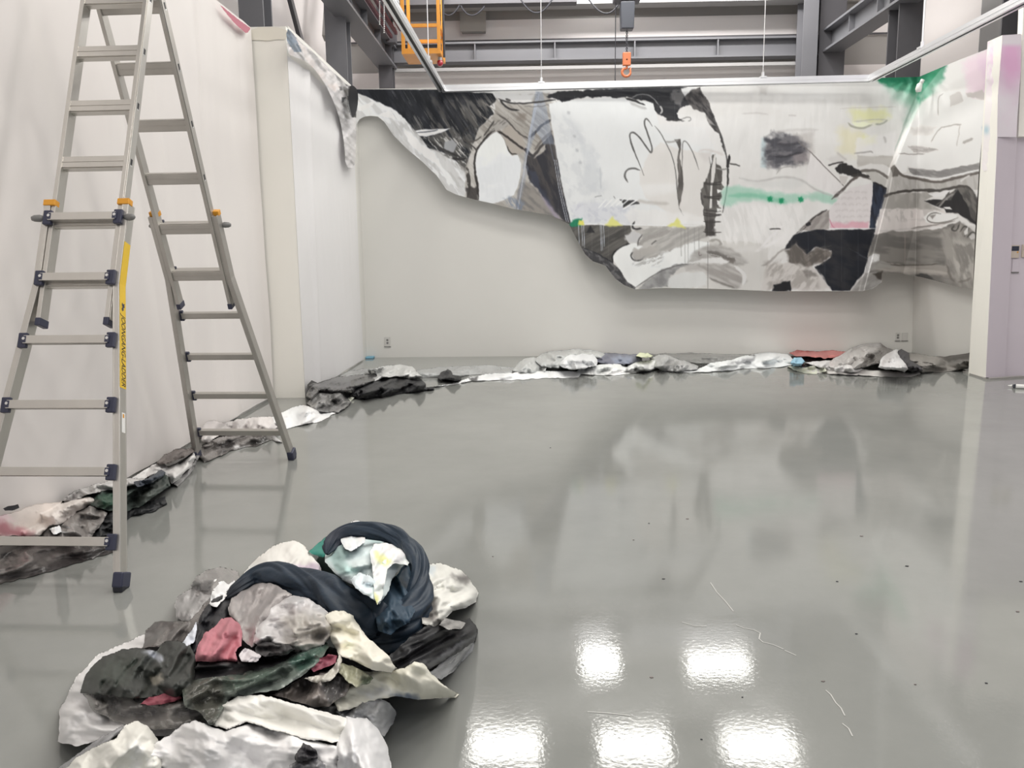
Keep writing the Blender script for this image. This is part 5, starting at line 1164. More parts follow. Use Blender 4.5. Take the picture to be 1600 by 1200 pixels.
L('white_sheet', 'cream white sheet rising at the back left of the pile', [(368, 915), (384, 890), (405, 868), (432, 850), (458, 844), (474, 852), (488, 868), (500, 884), (505, 905), (470, 905), (420, 903), (395, 915)], (234, 229, 219), lift=.02, bulge=.07, Rr=26, cr=(26, .022), deg=-40, an=2, cols=[([(462, 884), (500, 880), (505, 900), (475, 898)], (204, 184, 200), 6, .8)])
L('teal_tip', 'small bright teal green tip poking out left of the navy coil', [(482, 862), (492, 852), (510, 838), (520, 838), (516, 862), (505, 872), (490, 866)], (42, 132, 116), lift=.04, bulge=.03, Rr=10, cr=(12, .01), m='cloth', cat='cloth')
L('white_bag', 'round white bag with a dark smudge at the right side of the pile', [(650, 905), (662, 884), (684, 880), (702, 884), (722, 892), (736, 906), (747, 926), (744, 940), (728, 950), (708, 955), (696, 966), (680, 980), (660, 975), (655, 940)], (226, 223, 212), lift=.02, bulge=.09, Rr=30, cr=(26, .024), cat='plastic bag', cols=[([(706, 900), (724, 896), (738, 906), (730, 912), (712, 908)], (96, 92, 88), 5, .8), ([(656, 925), (672, 920), (684, 945), (682, 975), (658, 970)], (116, 110, 105), 6, .8), ([(664, 884), (680, 884), (678, 900), (666, 896)], (188, 202, 208), 6, .6)])
L('clear_bag', 'clear plastic fringe lying past the black bag on the right', [(664, 1056), (690, 1035), (715, 1010), (742, 1003), (738, 1018), (722, 1035), (706, 1052), (690, 1062)], (176, 176, 174), lift=.0, bulge=.03, Rr=14, cr=(14, .016), m='film', deg=-40, an=3, cat='plastic bag')
L('black_bag', 'long flat black bag sticking out to the right of the pile', [(600, 1030), (625, 1010), (652, 985), (684, 968), (712, 970), (734, 966), (748, 984), (744, 1000), (722, 1016), (690, 1034), (664, 1050), (630, 1050)], (32, 32, 34), lift=.03, bulge=.05, Rr=24, cr=(20, .020), m='cloth', deg=-28, an=4, cat='plastic bag', tint=.2, cols=[([(666, 1040), (700, 1015), (744, 990), (746, 994), (705, 1022), (670, 1046)], (104, 104, 104), 2, .9)])
L('clear_bag', 'clear crumpled piece on top of the black bag', [(685, 976), (696, 966), (715, 970), (728, 972), (722, 982), (700, 984)], (160, 156, 150), lift=.10, bulge=.02, Rr=8, cr=(10, .014), m='plastic', cat='plastic bag')
# black crumple
L('black_bag', 'black crumpled bag left of centre behind the pink bag', [(296, 1022), (302, 995), (312, 962), (326, 942), (346, 925), (372, 912), (408, 900), (420, 908), (398, 925), (376, 938), (360, 955), (352, 980), (330, 1000), (312, 1024)], BLK, lift=.05, bulge=.06, Rr=22, cr=(18, .026), m='cloth', deg=-45, an=1.8, cat='plastic bag', tint=.2)
# navy coil
nav = [(352, 936, 8, .24), (372, 918, 12, .27), (398, 900, 16, .29), (430, 897, 21, .31), (466, 908, 23, .32), (500, 924, 26, .32), (535, 942, 30, .32), (565, 965, 32, .31), (592, 990, 28, .28)]
roll('navy_cloth', 'thick dark navy twisted cloth curving across the middle of the pile', 'cloth', GP, nav, NAV, fold=.05, cols=[((360, 930), 26, (46, 46, 50), .8)])
ring = [(556, 962, 24, .26), (585, 985, 30, .25), (618, 992, 30, .24), (642, 968, 26, .26), (655, 932, 18, .30), (658, 898, 14, .34), (650, 866, 13, .38), (630, 842, 13, .40), (600, 830, 13, .41), (568, 827, 12, .41), (540, 832, 12, .39), (520, 846, 12, .36), (511, 866, 10, .33)]
roll('navy_cloth', 'dark navy cloth ring wrapped round the mint and white crumple', 'cloth', GP, ring, NAV, fold=.05, cols=[((525, 842), 22, (66, 66, 74), .7)])
L('navy_cloth', 'loose navy cloth panel inside the right of the ring', [(586, 958), (596, 935), (610, 908), (630, 885), (652, 872), (660, 900), (656, 940), (640, 972), (610, 992), (590, 985)], (52, 70, 84), lift=.04, bulge=.06, Rr=26, cr=(24, .022), m='cloth', deg=65, an=2, cat='cloth', cols=[([(608, 888), (632, 880), (622, 905), (608, 915)], (48, 96, 116), 8, .7)])
# mint and white inside
L('mint_sheet', 'mint stained white crumpled sheet packed inside the navy ring', [(508, 866), (514, 850), (528, 838), (548, 826), (572, 828), (600, 832), (622, 846), (638, 862), (634, 880), (612, 905), (604, 930), (592, 944), (578, 930), (560, 920), (535, 905), (520, 892), (508, 880)], (216, 225, 221), lift=.14, bulge=.10, Rr=30, cr=(24, .024), m='cloth', tint=.05, amp=.6, cols=[([(508, 860), (530, 852), (545, 862), (540, 885), (520, 882)], (168, 200, 192), 10, .8), ([(568, 838), (600, 836), (622, 850), (600, 858), (580, 850)], (184, 208, 204), 8, .8), ([(520, 880), (560, 888), (556, 898), (530, 896)], (160, 200, 190), 6, .6), ([(540, 905), (560, 912), (556, 922), (536, 910)], (110, 110, 112), 5, .7)])
L('white_bag', 'white puffed bag tip at the very top inside the navy ring', [(532, 845), (534, 828), (546, 821), (560, 822), (570, 832), (570, 848), (560, 856), (548, 862), (540, 858)], (238, 241, 240), lift=.27, bulge=.05, Rr=16, cr=(14, .016), m='cloth', cat='plastic bag')
L('white_sheet', 'tiny white fold showing above the navy ring', [(547, 818), (552, 813), (562, 814), (570, 818), (560, 822)], (238, 238, 236), lift=.36, bulge=.01, Rr=6, cr=(8, .006))
L('white_bag', 'white bag with yellow stains inside the right of the ring', [(578, 862), (584, 850), (600, 848), (618, 850), (632, 862), (642, 876), (636, 884), (618, 880), (606, 888), (602, 905), (598, 930), (590, 946), (584, 930), (582, 900), (580, 880)], (240, 242, 234), lift=.25, bulge=.05, Rr=16, cr=(16, .022), m='cloth', cat='plastic bag', cols=[([(584, 862), (600, 866), (612, 876), (600, 884), (588, 876)], (226, 222, 140), 5, .8), ([(584, 925), (592, 935), (590, 944), (584, 940)], (214, 210, 120), 3, .8)])
L('white_bag', 'pale mint bag lump at the lower left inside the ring', [(548, 905), (560, 894), (578, 898), (590, 912), (590, 932), (584, 938), (568, 928), (556, 920)], (224, 232, 232), lift=.235, bulge=.05, Rr=16, cr=(14, .018), m='cloth', cat='plastic bag')
# grey and white bags left of centre
L('grey_bag', 'translucent brownish grey bag above the pink bag', [(357, 950), (362, 935), (378, 922), (398, 912), (420, 910), (440, 918), (456, 930), (444, 944), (426, 950), (418, 975), (404, 1008), (392, 1012), (380, 1000), (372, 975), (358, 962)], (178, 170, 165), lift=.13, bulge=.08, Rr=26, cr=(26, .022), m='plastic', cat='plastic bag', deg=-60, an=2)
L('white_bag', 'whitish grey puffed bag in the middle of the pile', [(396, 1004), (402, 975), (414, 950), (432, 936), (456, 930), (480, 934), (506, 950), (518, 962), (520, 990), (505, 1008), (478, 1018), (440, 1012), (410, 1010)], (228, 223, 219), lift=.15, bulge=.09, Rr=34, cr=(34, .024), m='plastic', cat='plastic bag', cols=[([(440, 968), (470, 955), (512, 962), (516, 1000), (480, 1018), (440, 1010), (446, 985)], (182, 174, 162), 12, .8), ([(450, 950), (480, 948), (470, 960), (452, 962)], (168, 158, 154), 5, .6)])
L('black_bag', 'small black crumple under the whitish bag', [(398, 1012), (410, 1000), (430, 1006), (450, 1006), (462, 1014), (448, 1024), (415, 1026), (400, 1022)], (52, 50, 50), lift=.20, bulge=.03, Rr=10, cr=(12, .02), m='cloth', cat='plastic bag')
L('white_bag', 'small white wisp between the pink bag and the dark sheet', [(372, 1024), (382, 1012), (398, 1018), (410, 1026), (400, 1034), (378, 1034)], (214, 206, 204), lift=.20, bulge=.02, Rr=8, cr=(10, .014), cat='plastic bag')
# cream bag and wing right of centre
L('cream_bag', 'cream crumpled bag right of centre against the navy cloth', [(508, 962), (520, 954), (538, 954), (552, 962), (562, 978), (572, 994), (590, 1008), (608, 1026), (620, 1044), (612, 1052), (580, 1046), (552, 1032), (530, 1024), (518, 1000)], (232, 226, 208), lift=.14, bulge=.09, Rr=34, cr=(42, .026), cat='plastic bag')
L('cream_sheet', 'cream pointed sheet reaching out to the right over the floor', [(520, 1095), (548, 1070), (560, 1048), (590, 1050), (615, 1046), (632, 1044), (648, 1033), (660, 1036), (672, 1050), (690, 1068), (718, 1085), (712, 1090), (680, 1092), (650, 1093), (615, 1088), (580, 1094), (550, 1108), (530, 1112)], (236, 231, 212), lift=.06, bulge=.06, Rr=26, cr=(46, .024), deg=25, an=1.6, amp=.5, cols=[([(612, 1086), (640, 1084), (656, 1090), (650, 1098), (625, 1096)], (92, 106, 130), 6, .8), ([(560, 1080), (600, 1074), (620, 1082), (580, 1092)], (196, 196, 196), 7, .6)])
# pink bag
L('pink_bag', 'dusty pink crumpled bag on the left half of the pile', [(304, 1024), (310, 1006), (322, 988), (336, 978), (346, 967), (362, 964), (374, 974), (379, 992), (376, 1008), (368, 1020), (370, 1034), (345, 1034), (318, 1034), (306, 1034)], (186, 118, 125), lift=.15, bulge=.09, Rr=28, cr=(28, .034), m='cloth', cat='plastic bag', tint=.07)
L('clear_bag', 'dark clear sleeve slanting down left of the pink bag', [(222, 1012), (228, 985), (242, 972), (275, 970), (296, 972), (318, 945), (328, 934), (330, 945), (316, 970), (298, 998), (270, 1010)], (112, 106, 101), lift=.06, bulge=.05, Rr=20, cr=(22, .018), m='plastic', deg=-45, an=3, cat='plastic bag')
L('white_bag', 'white scrap showing beside the dark clear sleeve', [(282, 1006), (296, 990), (306, 972), (308, 985), (302, 1004), (290, 1012)], (216, 218, 222), lift=.10, bulge=.02, Rr=8, cr=(10, .01), cat='plastic bag')
# dark sheet left
L('dark_sheet', 'dark green black translucent sheet over the left of the pile', [(126, 1082), (130, 1062), (142, 1042), (160, 1026), (186, 1016), (215, 1012), (244, 1016), (258, 1002), (276, 1000), (296, 1008), (306, 1024), (305, 1050), (300, 1078), (276, 1090), (250, 1086), (215, 1092), (170, 1086), (140, 1084)], (54, 56, 52), lift=.115, bulge=.07, Rr=26, cr=(28, .028), m='cloth', tint=.22, cols=[([(140, 1050), (190, 1026), (220, 1030), (200, 1068), (150, 1072)], (58, 64, 56), 10, .8), ([(232, 1060), (252, 1052), (256, 1064), (240, 1072)], (166, 158, 142), 3, .9), ([(222, 1018), (236, 1012), (256, 1030), (252, 1036)], (190, 192, 200), 4, .8)])
L('clear_sheet', 'cloudy clear film hanging below the dark sheet at the left', [(130, 1084), (170, 1084), (215, 1090), (250, 1100), (300, 1086), (320, 1110), (310, 1136), (240, 1140), (180, 1128), (145, 1110)], (148, 143, 136), lift=.05, bulge=.03, Rr=20, cr=(30, .020), m='film')
L('red_scrap', 'dark red crumpled strip under the dark sheet', [(220, 1100), (232, 1090), (256, 1084), (280, 1080), (284, 1092), (266, 1098), (240, 1102)], (146, 76, 86), lift=.10, bulge=.02, Rr=8, cr=(12, .014), m='cloth', deg=-12, an=3)
# green band
L('black_bag', 'black folded strip running below the pink bag', [(296, 1052), (310, 1036), (345, 1034), (400, 1034), (440, 1028), (470, 1024), (466, 1038), (420, 1046), (370, 1056), (320, 1062), (298, 1068)], (44, 43, 44), lift=.13, bulge=.04, Rr=14, cr=(22, .022), m='cloth', deg=-6, an=4, cat='plastic bag', tint=.2)
L('green_sheet', 'cloudy dark green plastic sheet twisted across the pile below the pink bag', [(284, 1078), (300, 1062), (345, 1056), (400, 1044), (446, 1030), (480, 1012), (508, 1001), (514, 1010), (498, 1034), (470, 1058), (436, 1078), (400, 1084), (362, 1090), (348, 1108), (336, 1132), (326, 1134), (312, 1112), (290, 1106), (286, 1092)], (116, 124, 114), lift=.14, bulge=.06, Rr=22, cr=(24, .026), m='plastic', deg=-20, an=2.2, cols=[([(284, 1078), (300, 1062), (345, 1058), (350, 1090), (336, 1134), (300, 1110)], (84, 82, 74), 8, .9), ([(450, 1032), (482, 1012), (512, 1003), (500, 1030), (470, 1050)], (74, 100, 88), 6, .9), ([(350, 1060), (430, 1046), (420, 1062), (360, 1080)], (84, 100, 86), 8, .6), ([(350, 1086), (430, 1068), (470, 1050), (460, 1066), (420, 1082), (360, 1092)], (168, 174, 166), 5, .6)])
L('grey_sheet', 'brownish grey clear sheet at the middle right below the cream bag', [(426, 1086), (460, 1066), (490, 1046), (512, 1036), (540, 1046), (552, 1062), (540, 1086), (514, 1104), (490, 1104), (460, 1096)], (140, 131, 124), lift=.10, bulge=.04, Rr=18, cr=(22, .022), m='plastic', cols=[([(502, 1062), (522, 1052), (546, 1060), (536, 1084), (516, 1098), (504, 1086)], (84, 82, 82), 5, .8)])
L('red_scrap', 'dark pink scrap tucked beside the green tip', [(484, 1044), (496, 1030), (512, 1022), (526, 1024), (524, 1036), (506, 1044), (490, 1050)], (140, 76, 88), lift=.15, bulge=.02, Rr=8, cr=(12, .014), m='cloth')
L('clear_sheet', 'clear curled edge with pale rim by the dark pink scrap', [(474, 1060), (494, 1056), (512, 1052), (524, 1038), (530, 1020), (534, 1030), (530, 1050), (516, 1066), (496, 1068)], (208, 202, 188), lift=.15, bulge=.02, Rr=7, cr=(12, .012), m='plastic')
L('clear_bag', 'olive tinted clear scrap over the cream sheet', [(530, 1036), (550, 1040), (572, 1052), (584, 1060), (578, 1068), (556, 1074), (540, 1062), (530, 1052)], (180, 178, 152), lift=.14, bulge=.03, Rr=12, cr=(12, .016), m='plastic', cat='plastic bag', cols=[([(566, 1060), (584, 1056), (580, 1068), (562, 1074)], (92, 104, 84), 3, .8)])
# lower white sheets
L('clear_bag', 'frosty clear bag at the lower right edge of the pile', [(524, 1112), (536, 1098), (560, 1092), (590, 1092), (610, 1098), (619, 1114), (614, 1132), (600, 1150), (580, 1140), (556, 1128), (536, 1122)], (184, 183, 181), lift=.03, bulge=.07, Rr=22, cr=(18, .026), m='plastic', cat='plastic bag', cols=[([(528, 1108), (550, 1098), (572, 1100), (560, 1112), (540, 1116)], (96, 96, 98), 5, .8)])
L('white_sheet', 'long white rolled sheet lying across the front of the pile', [(330, 1132), (344, 1104), (372, 1088), (410, 1086), (450, 1096), (500, 1110), (545, 1122), (560, 1130), (548, 1152), (520, 1160), (474, 1154), (430, 1142), (385, 1128), (355, 1140)], (236, 232, 222), amp=.6, lift=.13, bulge=.08, Rr=28, cr=(50, .022), deg=16, an=2.6)
L('white_sheet', 'white peaked fold at the front left corner of the pile', [(92, 1210), (120, 1182), (150, 1166), (182, 1152), (196, 1132), (212, 1126), (230, 1134), (246, 1152), (254, 1180), (250, 1225), (180, 1240), (100, 1235)], (234, 230, 218), amp=.6, lift=.06, bulge=.10, Rr=34, cr=(44, .030), deg=-45, an=1.6)
L('clear_sheet', 'clear film edge trailing past the front left corner', [(84, 1205), (120, 1178), (160, 1150), (190, 1134), (196, 1140), (160, 1164), (120, 1192), (96, 1216)], (190, 188, 186), lift=.03, bulge=.02, Rr=8, cr=(20, .010), m='film', deg=-38, an=4)
L('white_sheet', 'largest white crumpled sheet filling the front of the pile', [(222, 1230), (224, 1190), (240, 1162), (266, 1148), (284, 1132), (304, 1125), (328, 1134), (352, 1142), (392, 1128), (420, 1130), (452, 1146), (496, 1158), (530, 1166), (545, 1190), (548, 1260), (400, 1275), (240, 1270)], (236, 232, 227), lift=.10, bulge=.10, amp=.62, Rr=40, cr=(60, .034), deg=8, an=1.7)
L('white_bag', 'smooth white bag at the front right corner of the pile', [(528, 1232), (528, 1196), (526, 1166), (534, 1140), (542, 1120), (558, 1121), (574, 1122), (590, 1138), (603, 1158), (611, 1190), (616, 1240), (600, 1270), (545, 1268)], (236, 233, 229), amp=.6, lift=.10, bulge=.12, Rr=34, cr=(44, .026), deg=80, an=1.6, cat='plastic bag')
L('black_bag', 'small black knot of plastic at the front edge', [(460, 1182), (468, 1170), (474, 1161), (484, 1164), (494, 1172), (496, 1184), (480, 1188), (464, 1190)], (50, 48, 50), lift=.24, bulge=.03, Rr=9, cr=(10, .016), m='cloth', cat='plastic bag')  # black piece stands in for the shade of a gap between sheets
L('clear_sheet', 'grey clear film gathered under the black knot at the front', [(452, 1196), (470, 1186), (494, 1184), (508, 1196), (514, 1240), (460, 1240)], (150, 148, 148), lift=.22, bulge=.03, Rr=12, cr=(16, .016), m='plastic')

# ---------------------------------------------------------------- sheets along the left wall
GL = 'crumpled sheets lying along the foot of the left wall'
nearline = [(-200, 975), (0, 916), (60, 902), (130, 884), (186, 862), (200, 812), (225, 806), (262, 790), (300, 742), (322, 722), (362, 706), (400, 700), (442, 694), (448, 674), (480, 666), (520, 656), (545, 640), (560, 626), (620, 618), (679, 612), (700, 604), (760, 596), (840, 592), (925, 588), (1000, 585), (1100, 583), (1210, 575), (1240, 580), (1290, 587), (1350, 589), (1390, 590), (1440, 585), (1524, 578)]
_nx = np.array([p[0] for p in nearline], float); _ny = np.array([p[1] for p in nearline], float)
def near_gain(w_): return lambda x, y: np.clip((np.interp(x, _nx, _ny)-y)/w_, .06, 1)
def W(name, label, pts, c, **k):
    cat = k.pop('cat', 'plastic sheet'); k.setdefault('res', 1.6); k.setdefault('Rr', 16); k.setdefault('cr', (18, .03))
    return lump(name, label, cat, GL, pts, c, gain=near_gain(26), **k)
W('grey_sheet', 'long dark grey translucent roll at the near left end by the front ladder foot', [(-120, 900), (-40, 868), (20, 846), (80, 838), (140, 848), (185, 852), (178, 862), (120, 880), (60, 898), (0, 912), (-60, 930), (-140, 960)], (128, 122, 117), lift=.02, bulge=.10, Rr=18, cr=(22, .030), deg=-14, an=4, m='plastic', tint=.25, cols=[([(60, 890), (110, 862), (185, 848), (186, 862), (120, 884), (40, 906)], (62, 58, 57), 5, .85), ([(0, 864), (20, 860), (24, 870), (0, 872)], (50, 48, 48), 3, .8)])
W('black_bag', 'black crumpled plastic behind the front ladder stile', [(140, 842), (150, 815), (168, 800), (190, 788), (215, 790), (258, 775), (262, 786), (240, 800), (205, 806), (185, 826), (182, 846), (160, 850)], (42, 43, 44), lift=.04, bulge=.10, m='cloth', tint=.3, cat='plastic bag', cr=(12, .04))
W('clear_sheet', 'cloudy clear sheet left of the front ladder stile', [(62, 842), (70, 828), (95, 822), (110, 805), (140, 790), (160, 796), (168, 802), (155, 824), (140, 844), (100, 846)], (158, 152, 146), lift=.08, bulge=.10, m='plastic', cr=(16, .04))
W('dark_green_sheet', 'dark green and grey plastic sheet bunched behind the front ladder stile', [(92, 790), (108, 772), (135, 766), (165, 758), (205, 752), (230, 750), (256, 740), (264, 744), (266, 760), (248, 772), (220, 790), (195, 800), (170, 798), (140, 788), (110, 800)], (74, 82, 76), lift=.10, bulge=.12, m='cloth', tint=.25, cr=(16, .04), deg=-20, an=2, cols=[([(150, 776), (180, 770), (186, 790), (160, 796)], (48, 78, 60), 5, .9), ([(208, 770), (250, 752), (262, 760), (240, 776), (215, 790)], (96, 100, 94), 6, .8)])
W('white_sheet', 'white sheet roll with grey smears right behind the ladder stile', [(96, 784), (112, 768), (140, 758), (170, 752), (205, 748), (228, 748), (220, 758), (180, 764), (140, 772), (110, 786)], (206, 202, 196), lift=.16, bulge=.06, m='plastic', cr=(14, .03), cols=[([(100, 782), (118, 768), (122, 776), (108, 786)], (96, 90, 88), 3, .8)])
W('white_sheet', 'pinkish white sheet bunched at the left edge of the view', [(-60, 800), (0, 806), (30, 798), (44, 790), (70, 786), (96, 784), (118, 778), (140, 776), (154, 780), (144, 790), (120, 800), (104, 816), (78, 822), (60, 838), (45, 840), (20, 836), (-60, 850)], (228, 218, 208), lift=.10, bulge=.13, cr=(22, .045), deg=-10, an=1.8, cols=[([(-60, 800), (0, 808), (20, 824), (50, 832), (40, 840), (0, 836), (-60, 850)], (176, 108, 116), 8, .8), ([(-60, 790), (5, 800), (20, 812), (-10, 816)], (232, 204, 206), 6, .8)])
W('black_bag', 'short black piece of plastic against the wall at the left edge', [(4, 794), (12, 790), (28, 788), (30, 794), (22, 798), (8, 798)], (44, 44, 48), lift=.22, bulge=.03, Rr=5, cr=(10, .01), m='cloth', cat='plastic bag')
W('white_sheet', 'bright white scrap on top of the grey roll', [(76, 826), (92, 820), (98, 832), (84, 836)], (240, 240, 238), lift=.26, bulge=.02, Rr=6, cr=(10, .01))
W('white_sheet', 'white sheet tongue between the dark roll and the rear ladder foot', [(206, 748), (222, 735), (240, 726), (252, 722), (262, 728), (280, 724), (294, 712), (304, 704), (306, 716), (296, 732), (280, 748), (268, 756), (262, 748), (240, 742), (222, 750)], (226, 222, 216), lift=.05, bulge=.10, cr=(16, .035), cols=[([(250, 722), (268, 710), (290, 704), (300, 706), (285, 714), (262, 724)], (96, 88, 84), 4, .9)])
W('navy_cloth', 'dark navy rolled strip pointing at the rear ladder foot', [(208, 752), (222, 750), (240, 742), (252, 734), (258, 738), (250, 748), (234, 756), (215, 760)], (60, 66, 74), lift=.20, bulge=.04, Rr=7, cr=(12, .016), m='cloth', cat='cloth')
W('grey_sheet', 'grey crumpled sheet edge in front of the white tongue', [(270, 756), (285, 742), (300, 722), (308, 706), (312, 712), (304, 730), (290, 748), (278, 760)], (150, 147, 144), lift=.03, bulge=.05, Rr=8, cr=(12, .02), m='plastic')
W('dark_sheet', 'dark smeared sheet lying behind the rear ladder left foot', [(244, 724), (256, 710), (276, 702), (300, 700), (304, 706), (290, 714), (262, 724), (250, 728)], (110, 102, 97), lift=.12, bulge=.04, Rr=8, cr=(12, .02), m='cloth')
W('grey_sheet', 'long grey and black streaked sheet right of the rear ladder left foot', [(312, 714), (316, 698), (334, 686), (355, 680), (378, 676), (402, 674), (430, 680), (442, 692), (425, 688), (405, 696), (385, 698), (362, 704), (335, 716), (320, 722)], (120, 115, 110), lift=.02, bulge=.09, m='plastic', tint=.3, cr=(14, .04), deg=-20, an=2.5, cols=[([(330, 700), (360, 686), (376, 688), (370, 700), (340, 708)], (58, 54, 53), 4, .9), ([(365, 698), (392, 696), (384, 702), (368, 704)], (226, 224, 220), 3, .9), ([(392, 690), (410, 684), (426, 684), (410, 694), (396, 698)], (64, 62, 60), 4, .8), ([(428, 682), (440, 684), (442, 692), (432, 690)], (228, 226, 222), 3, .9)])
W('white_sheet', 'white sheet with grey smears behind the lowest rear rung', [(314, 690), (316, 668), (322, 658), (334, 656), (350, 660), (372, 654), (400, 652), (425, 650), (440, 656), (436, 668), (410, 676), (370, 678), (340, 682), (325, 694)], (220, 213, 207), lift=.04, bulge=.10, cr=(18, .035), cols=[([(336, 664), (360, 656), (384, 656), (378, 668), (350, 674), (338, 674)], (184, 178, 173), 4, .8), ([(382, 664), (390, 660), (388, 672), (380, 676)], (120, 112, 108), 3, .8)])
W('white_sheet', 'bright white pointed sheet lying right of the rear ladder', [(400, 674), (416, 656), (436, 646), (455, 638), (470, 632), (480, 634), (500, 640), (527, 644), (515, 652), (495, 660), (470, 664), (448, 670), (430, 672)], (240, 239, 235), lift=.02, bulge=.08, cr=(24, .03), deg=-20, an=1.8)
GB = 'crumpled sheets lying along the foot of the back wall'
W('grey_bag', 'smoky grey crumpled sack in front of the big black bundle', [(478, 630), (486, 622), (498, 614), (514, 612), (532, 614), (544, 622), (550, 628), (540, 638), (528, 644), (508, 645), (490, 640)], (140, 138, 134), lift=.06, bulge=.14, m='plastic', cat='plastic bag', cr=(14, .04), deg=-20, an=1.6, tint=.2)
W('white_sheet', 'pale yellowish folded strip beside the smoky sack', [(534, 632), (544, 622), (550, 618), (553, 622), (546, 630), (540, 640), (536, 640)], (220, 220, 202), lift=.04, bulge=.03, Rr=4, cr=(8, .01))
def Bk(name, label, pts, c, **k):
    cat = k.pop('cat', 'plastic sheet'); k.setdefault('res', 1.3); k.setdefault('Rr', 11); k.setdefault('cr', (13, .05)); k.setdefault('wob', 1.4); k.setdefault('amp', .7)
    return lump(name, label, cat, GB, pts, c, gain=near_gain(13), **k)
Bk('dark_sheet', 'dark smoky sheet end bundled at the left of the big black bundle', [(479, 620), (480, 600), (486, 594), (496, 598), (510, 593), (530, 588), (560, 586), (590, 584), (604, 588), (580, 598), (556, 608), (552, 614), (530, 614), (500, 612), (488, 624)], (92, 90, 88), lift=.06, bulge=.20, m='plastic', tint=.25, deg=-14, an=2.5, cols=[([(500, 598), (540, 592), (580, 590), (560, 604), (510, 608)], (62, 60, 60), 5, .8)])
Bk('black_bag', 'big black crumpled bundle in the back left corner', [(545, 618), (552, 608), (575, 598), (600, 590), (622, 588), (640, 592), (660, 594), (666, 600), (664, 606), (678, 604), (679, 610), (650, 612), (620, 616), (590, 622), (560, 624)], (42, 42, 43), lift=.04, bulge=.18, m='cloth', tint=.3, cat='plastic bag')
Bk('white_sheet', 'whitish clear sheet crest above the black bundle', [(552, 602), (575, 592), (590, 588), (584, 580), (575, 578), (600, 572), (625, 569), (645, 572), (650, 580), (660, 588), (640, 592), (620, 588), (600, 590), (575, 600)], (218, 217, 211), lift=.10, bulge=.16, m='plastic', cols=[([(576, 580), (586, 575), (598, 576), (596, 584), (580, 584)], (92, 92, 90), 2, .9)])
Bk('clear_sheet', 'thin clear film lying left of the whitish crest by the wall', [(530, 588), (545, 580), (566, 576), (580, 576), (578, 584), (560, 588), (540, 592)], (190, 189, 184), lift=.02, bulge=.06, m='film')
Bk('clear_sheet', 'long clear film lying toward the middle of the back wall', [(645, 580), (680, 574), (720, 572), (760, 570), (800, 574), (830, 578), (790, 584), (740, 586), (700, 588), (660, 590)], (200, 200, 196), lift=.01, bulge=.05, m='film', deg=0, an=4)
Bk('black_bag', 'small black knot of plastic right of the black bundle', [(683, 590), (688, 582), (700, 577), (706, 580), (708, 588), (722, 592), (716, 596), (698, 594), (688, 594)], (40, 40, 41), lift=.05, bulge=.12, m='cloth', cat='plastic bag', Rr=7)
Bk('white_sheet', 'low white folded strip right of the small black knot', [(678, 604), (700, 600), (716, 596), (735, 590), (748, 586), (760, 584), (800, 582), (840, 578), (850, 580), (910, 580), (905, 590), (850, 591), (800, 594), (760, 594), (730, 596), (700, 602)], (234, 233, 229), lift=.02, bulge=.07, deg=0, an=3, cols=[([(730, 590), (748, 588), (744, 594), (734, 596)], (60, 58, 58), 2, .8)])
Bk('clear_bag', 'fuzzy clear bag heaped left of the large clear hump', [(800, 580), (808, 568), (820, 560), (834, 558), (846, 564), (856, 572), (852, 580), (830, 583), (810, 584)], (205, 205, 200), lift=.04, bulge=.14, m='plastic', cat='plastic bag')
Bk('clear_bag', 'large clear grey hump against the back wall', [(834, 562), (846, 552), (862, 549), (880, 547), (905, 545), (925, 547), (950, 552), (940, 562), (918, 560), (895, 566), (880, 574), (860, 576), (846, 572)], (208, 208, 203), lift=.06, bulge=.18, m='plastic', cat='plastic bag')
Bk('white_bag', 'white puffy bag below the large clear hump', [(874, 572), (878, 558), (890, 553), (910, 552), (926, 553), (934, 562), (932, 572), (915, 576), (890, 578)], (224, 223, 220), lift=.12, bulge=.14, cat='plastic bag')
Bk('dark_sheet', 'bluish dark crumple in the middle of the back wall strip', [(930, 564), (936, 554), (952, 551), (975, 553), (996, 554), (1004, 560), (1000, 568), (975, 570), (950, 570)], (120, 120, 130), lift=.06, bulge=.14, m='cloth', cols=[([(955, 560), (970, 554), (990, 560), (985, 568), (962, 568)], (146, 152, 166), 3, .8)])
Bk('white_sheet', 'bright white ragged sheet in front of the middle crumple', [(898, 584), (905, 576), (930, 570), (955, 568), (990, 566), (1020, 562), (1032, 566), (1030, 575), (1015, 580), (985, 584), (960, 586), (925, 586)], (238, 237, 231), lift=.05, bulge=.10, cols=[([(975, 578), (1000, 576), (1025, 580), (990, 585)], (56, 56, 54), 2, .85)])
Bk('green_sheet', 'pale yellow green scrap on the back wall strip', [(993, 556), (1000, 551), (1012, 551), (1020, 556), (1008, 560)], (214, 216, 180), lift=.22, bulge=.04, Rr=5)
Bk('grey_sheet', 'rounded grey smeared sheet right of the middle', [(1014, 560), (1030, 554), (1048, 556), (1060, 562), (1080, 566), (1092, 572), (1090, 578), (1060, 581), (1035, 580), (1024, 574)], (192, 191, 187), lift=.06, bulge=.13, m='plastic', cols=[([(1040, 566), (1056, 566), (1062, 576), (1042, 578)], (128, 127, 124), 4, .7)])
Bk('clear_sheet', 'long flat grey film along the wall right of the middle', [(1005, 552), (1040, 552), (1080, 551), (1120, 553), (1180, 555), (1178, 566), (1130, 568), (1090, 568), (1050, 560)], (156, 155, 150), lift=.05, bulge=.06, m='film', deg=0, an=4)
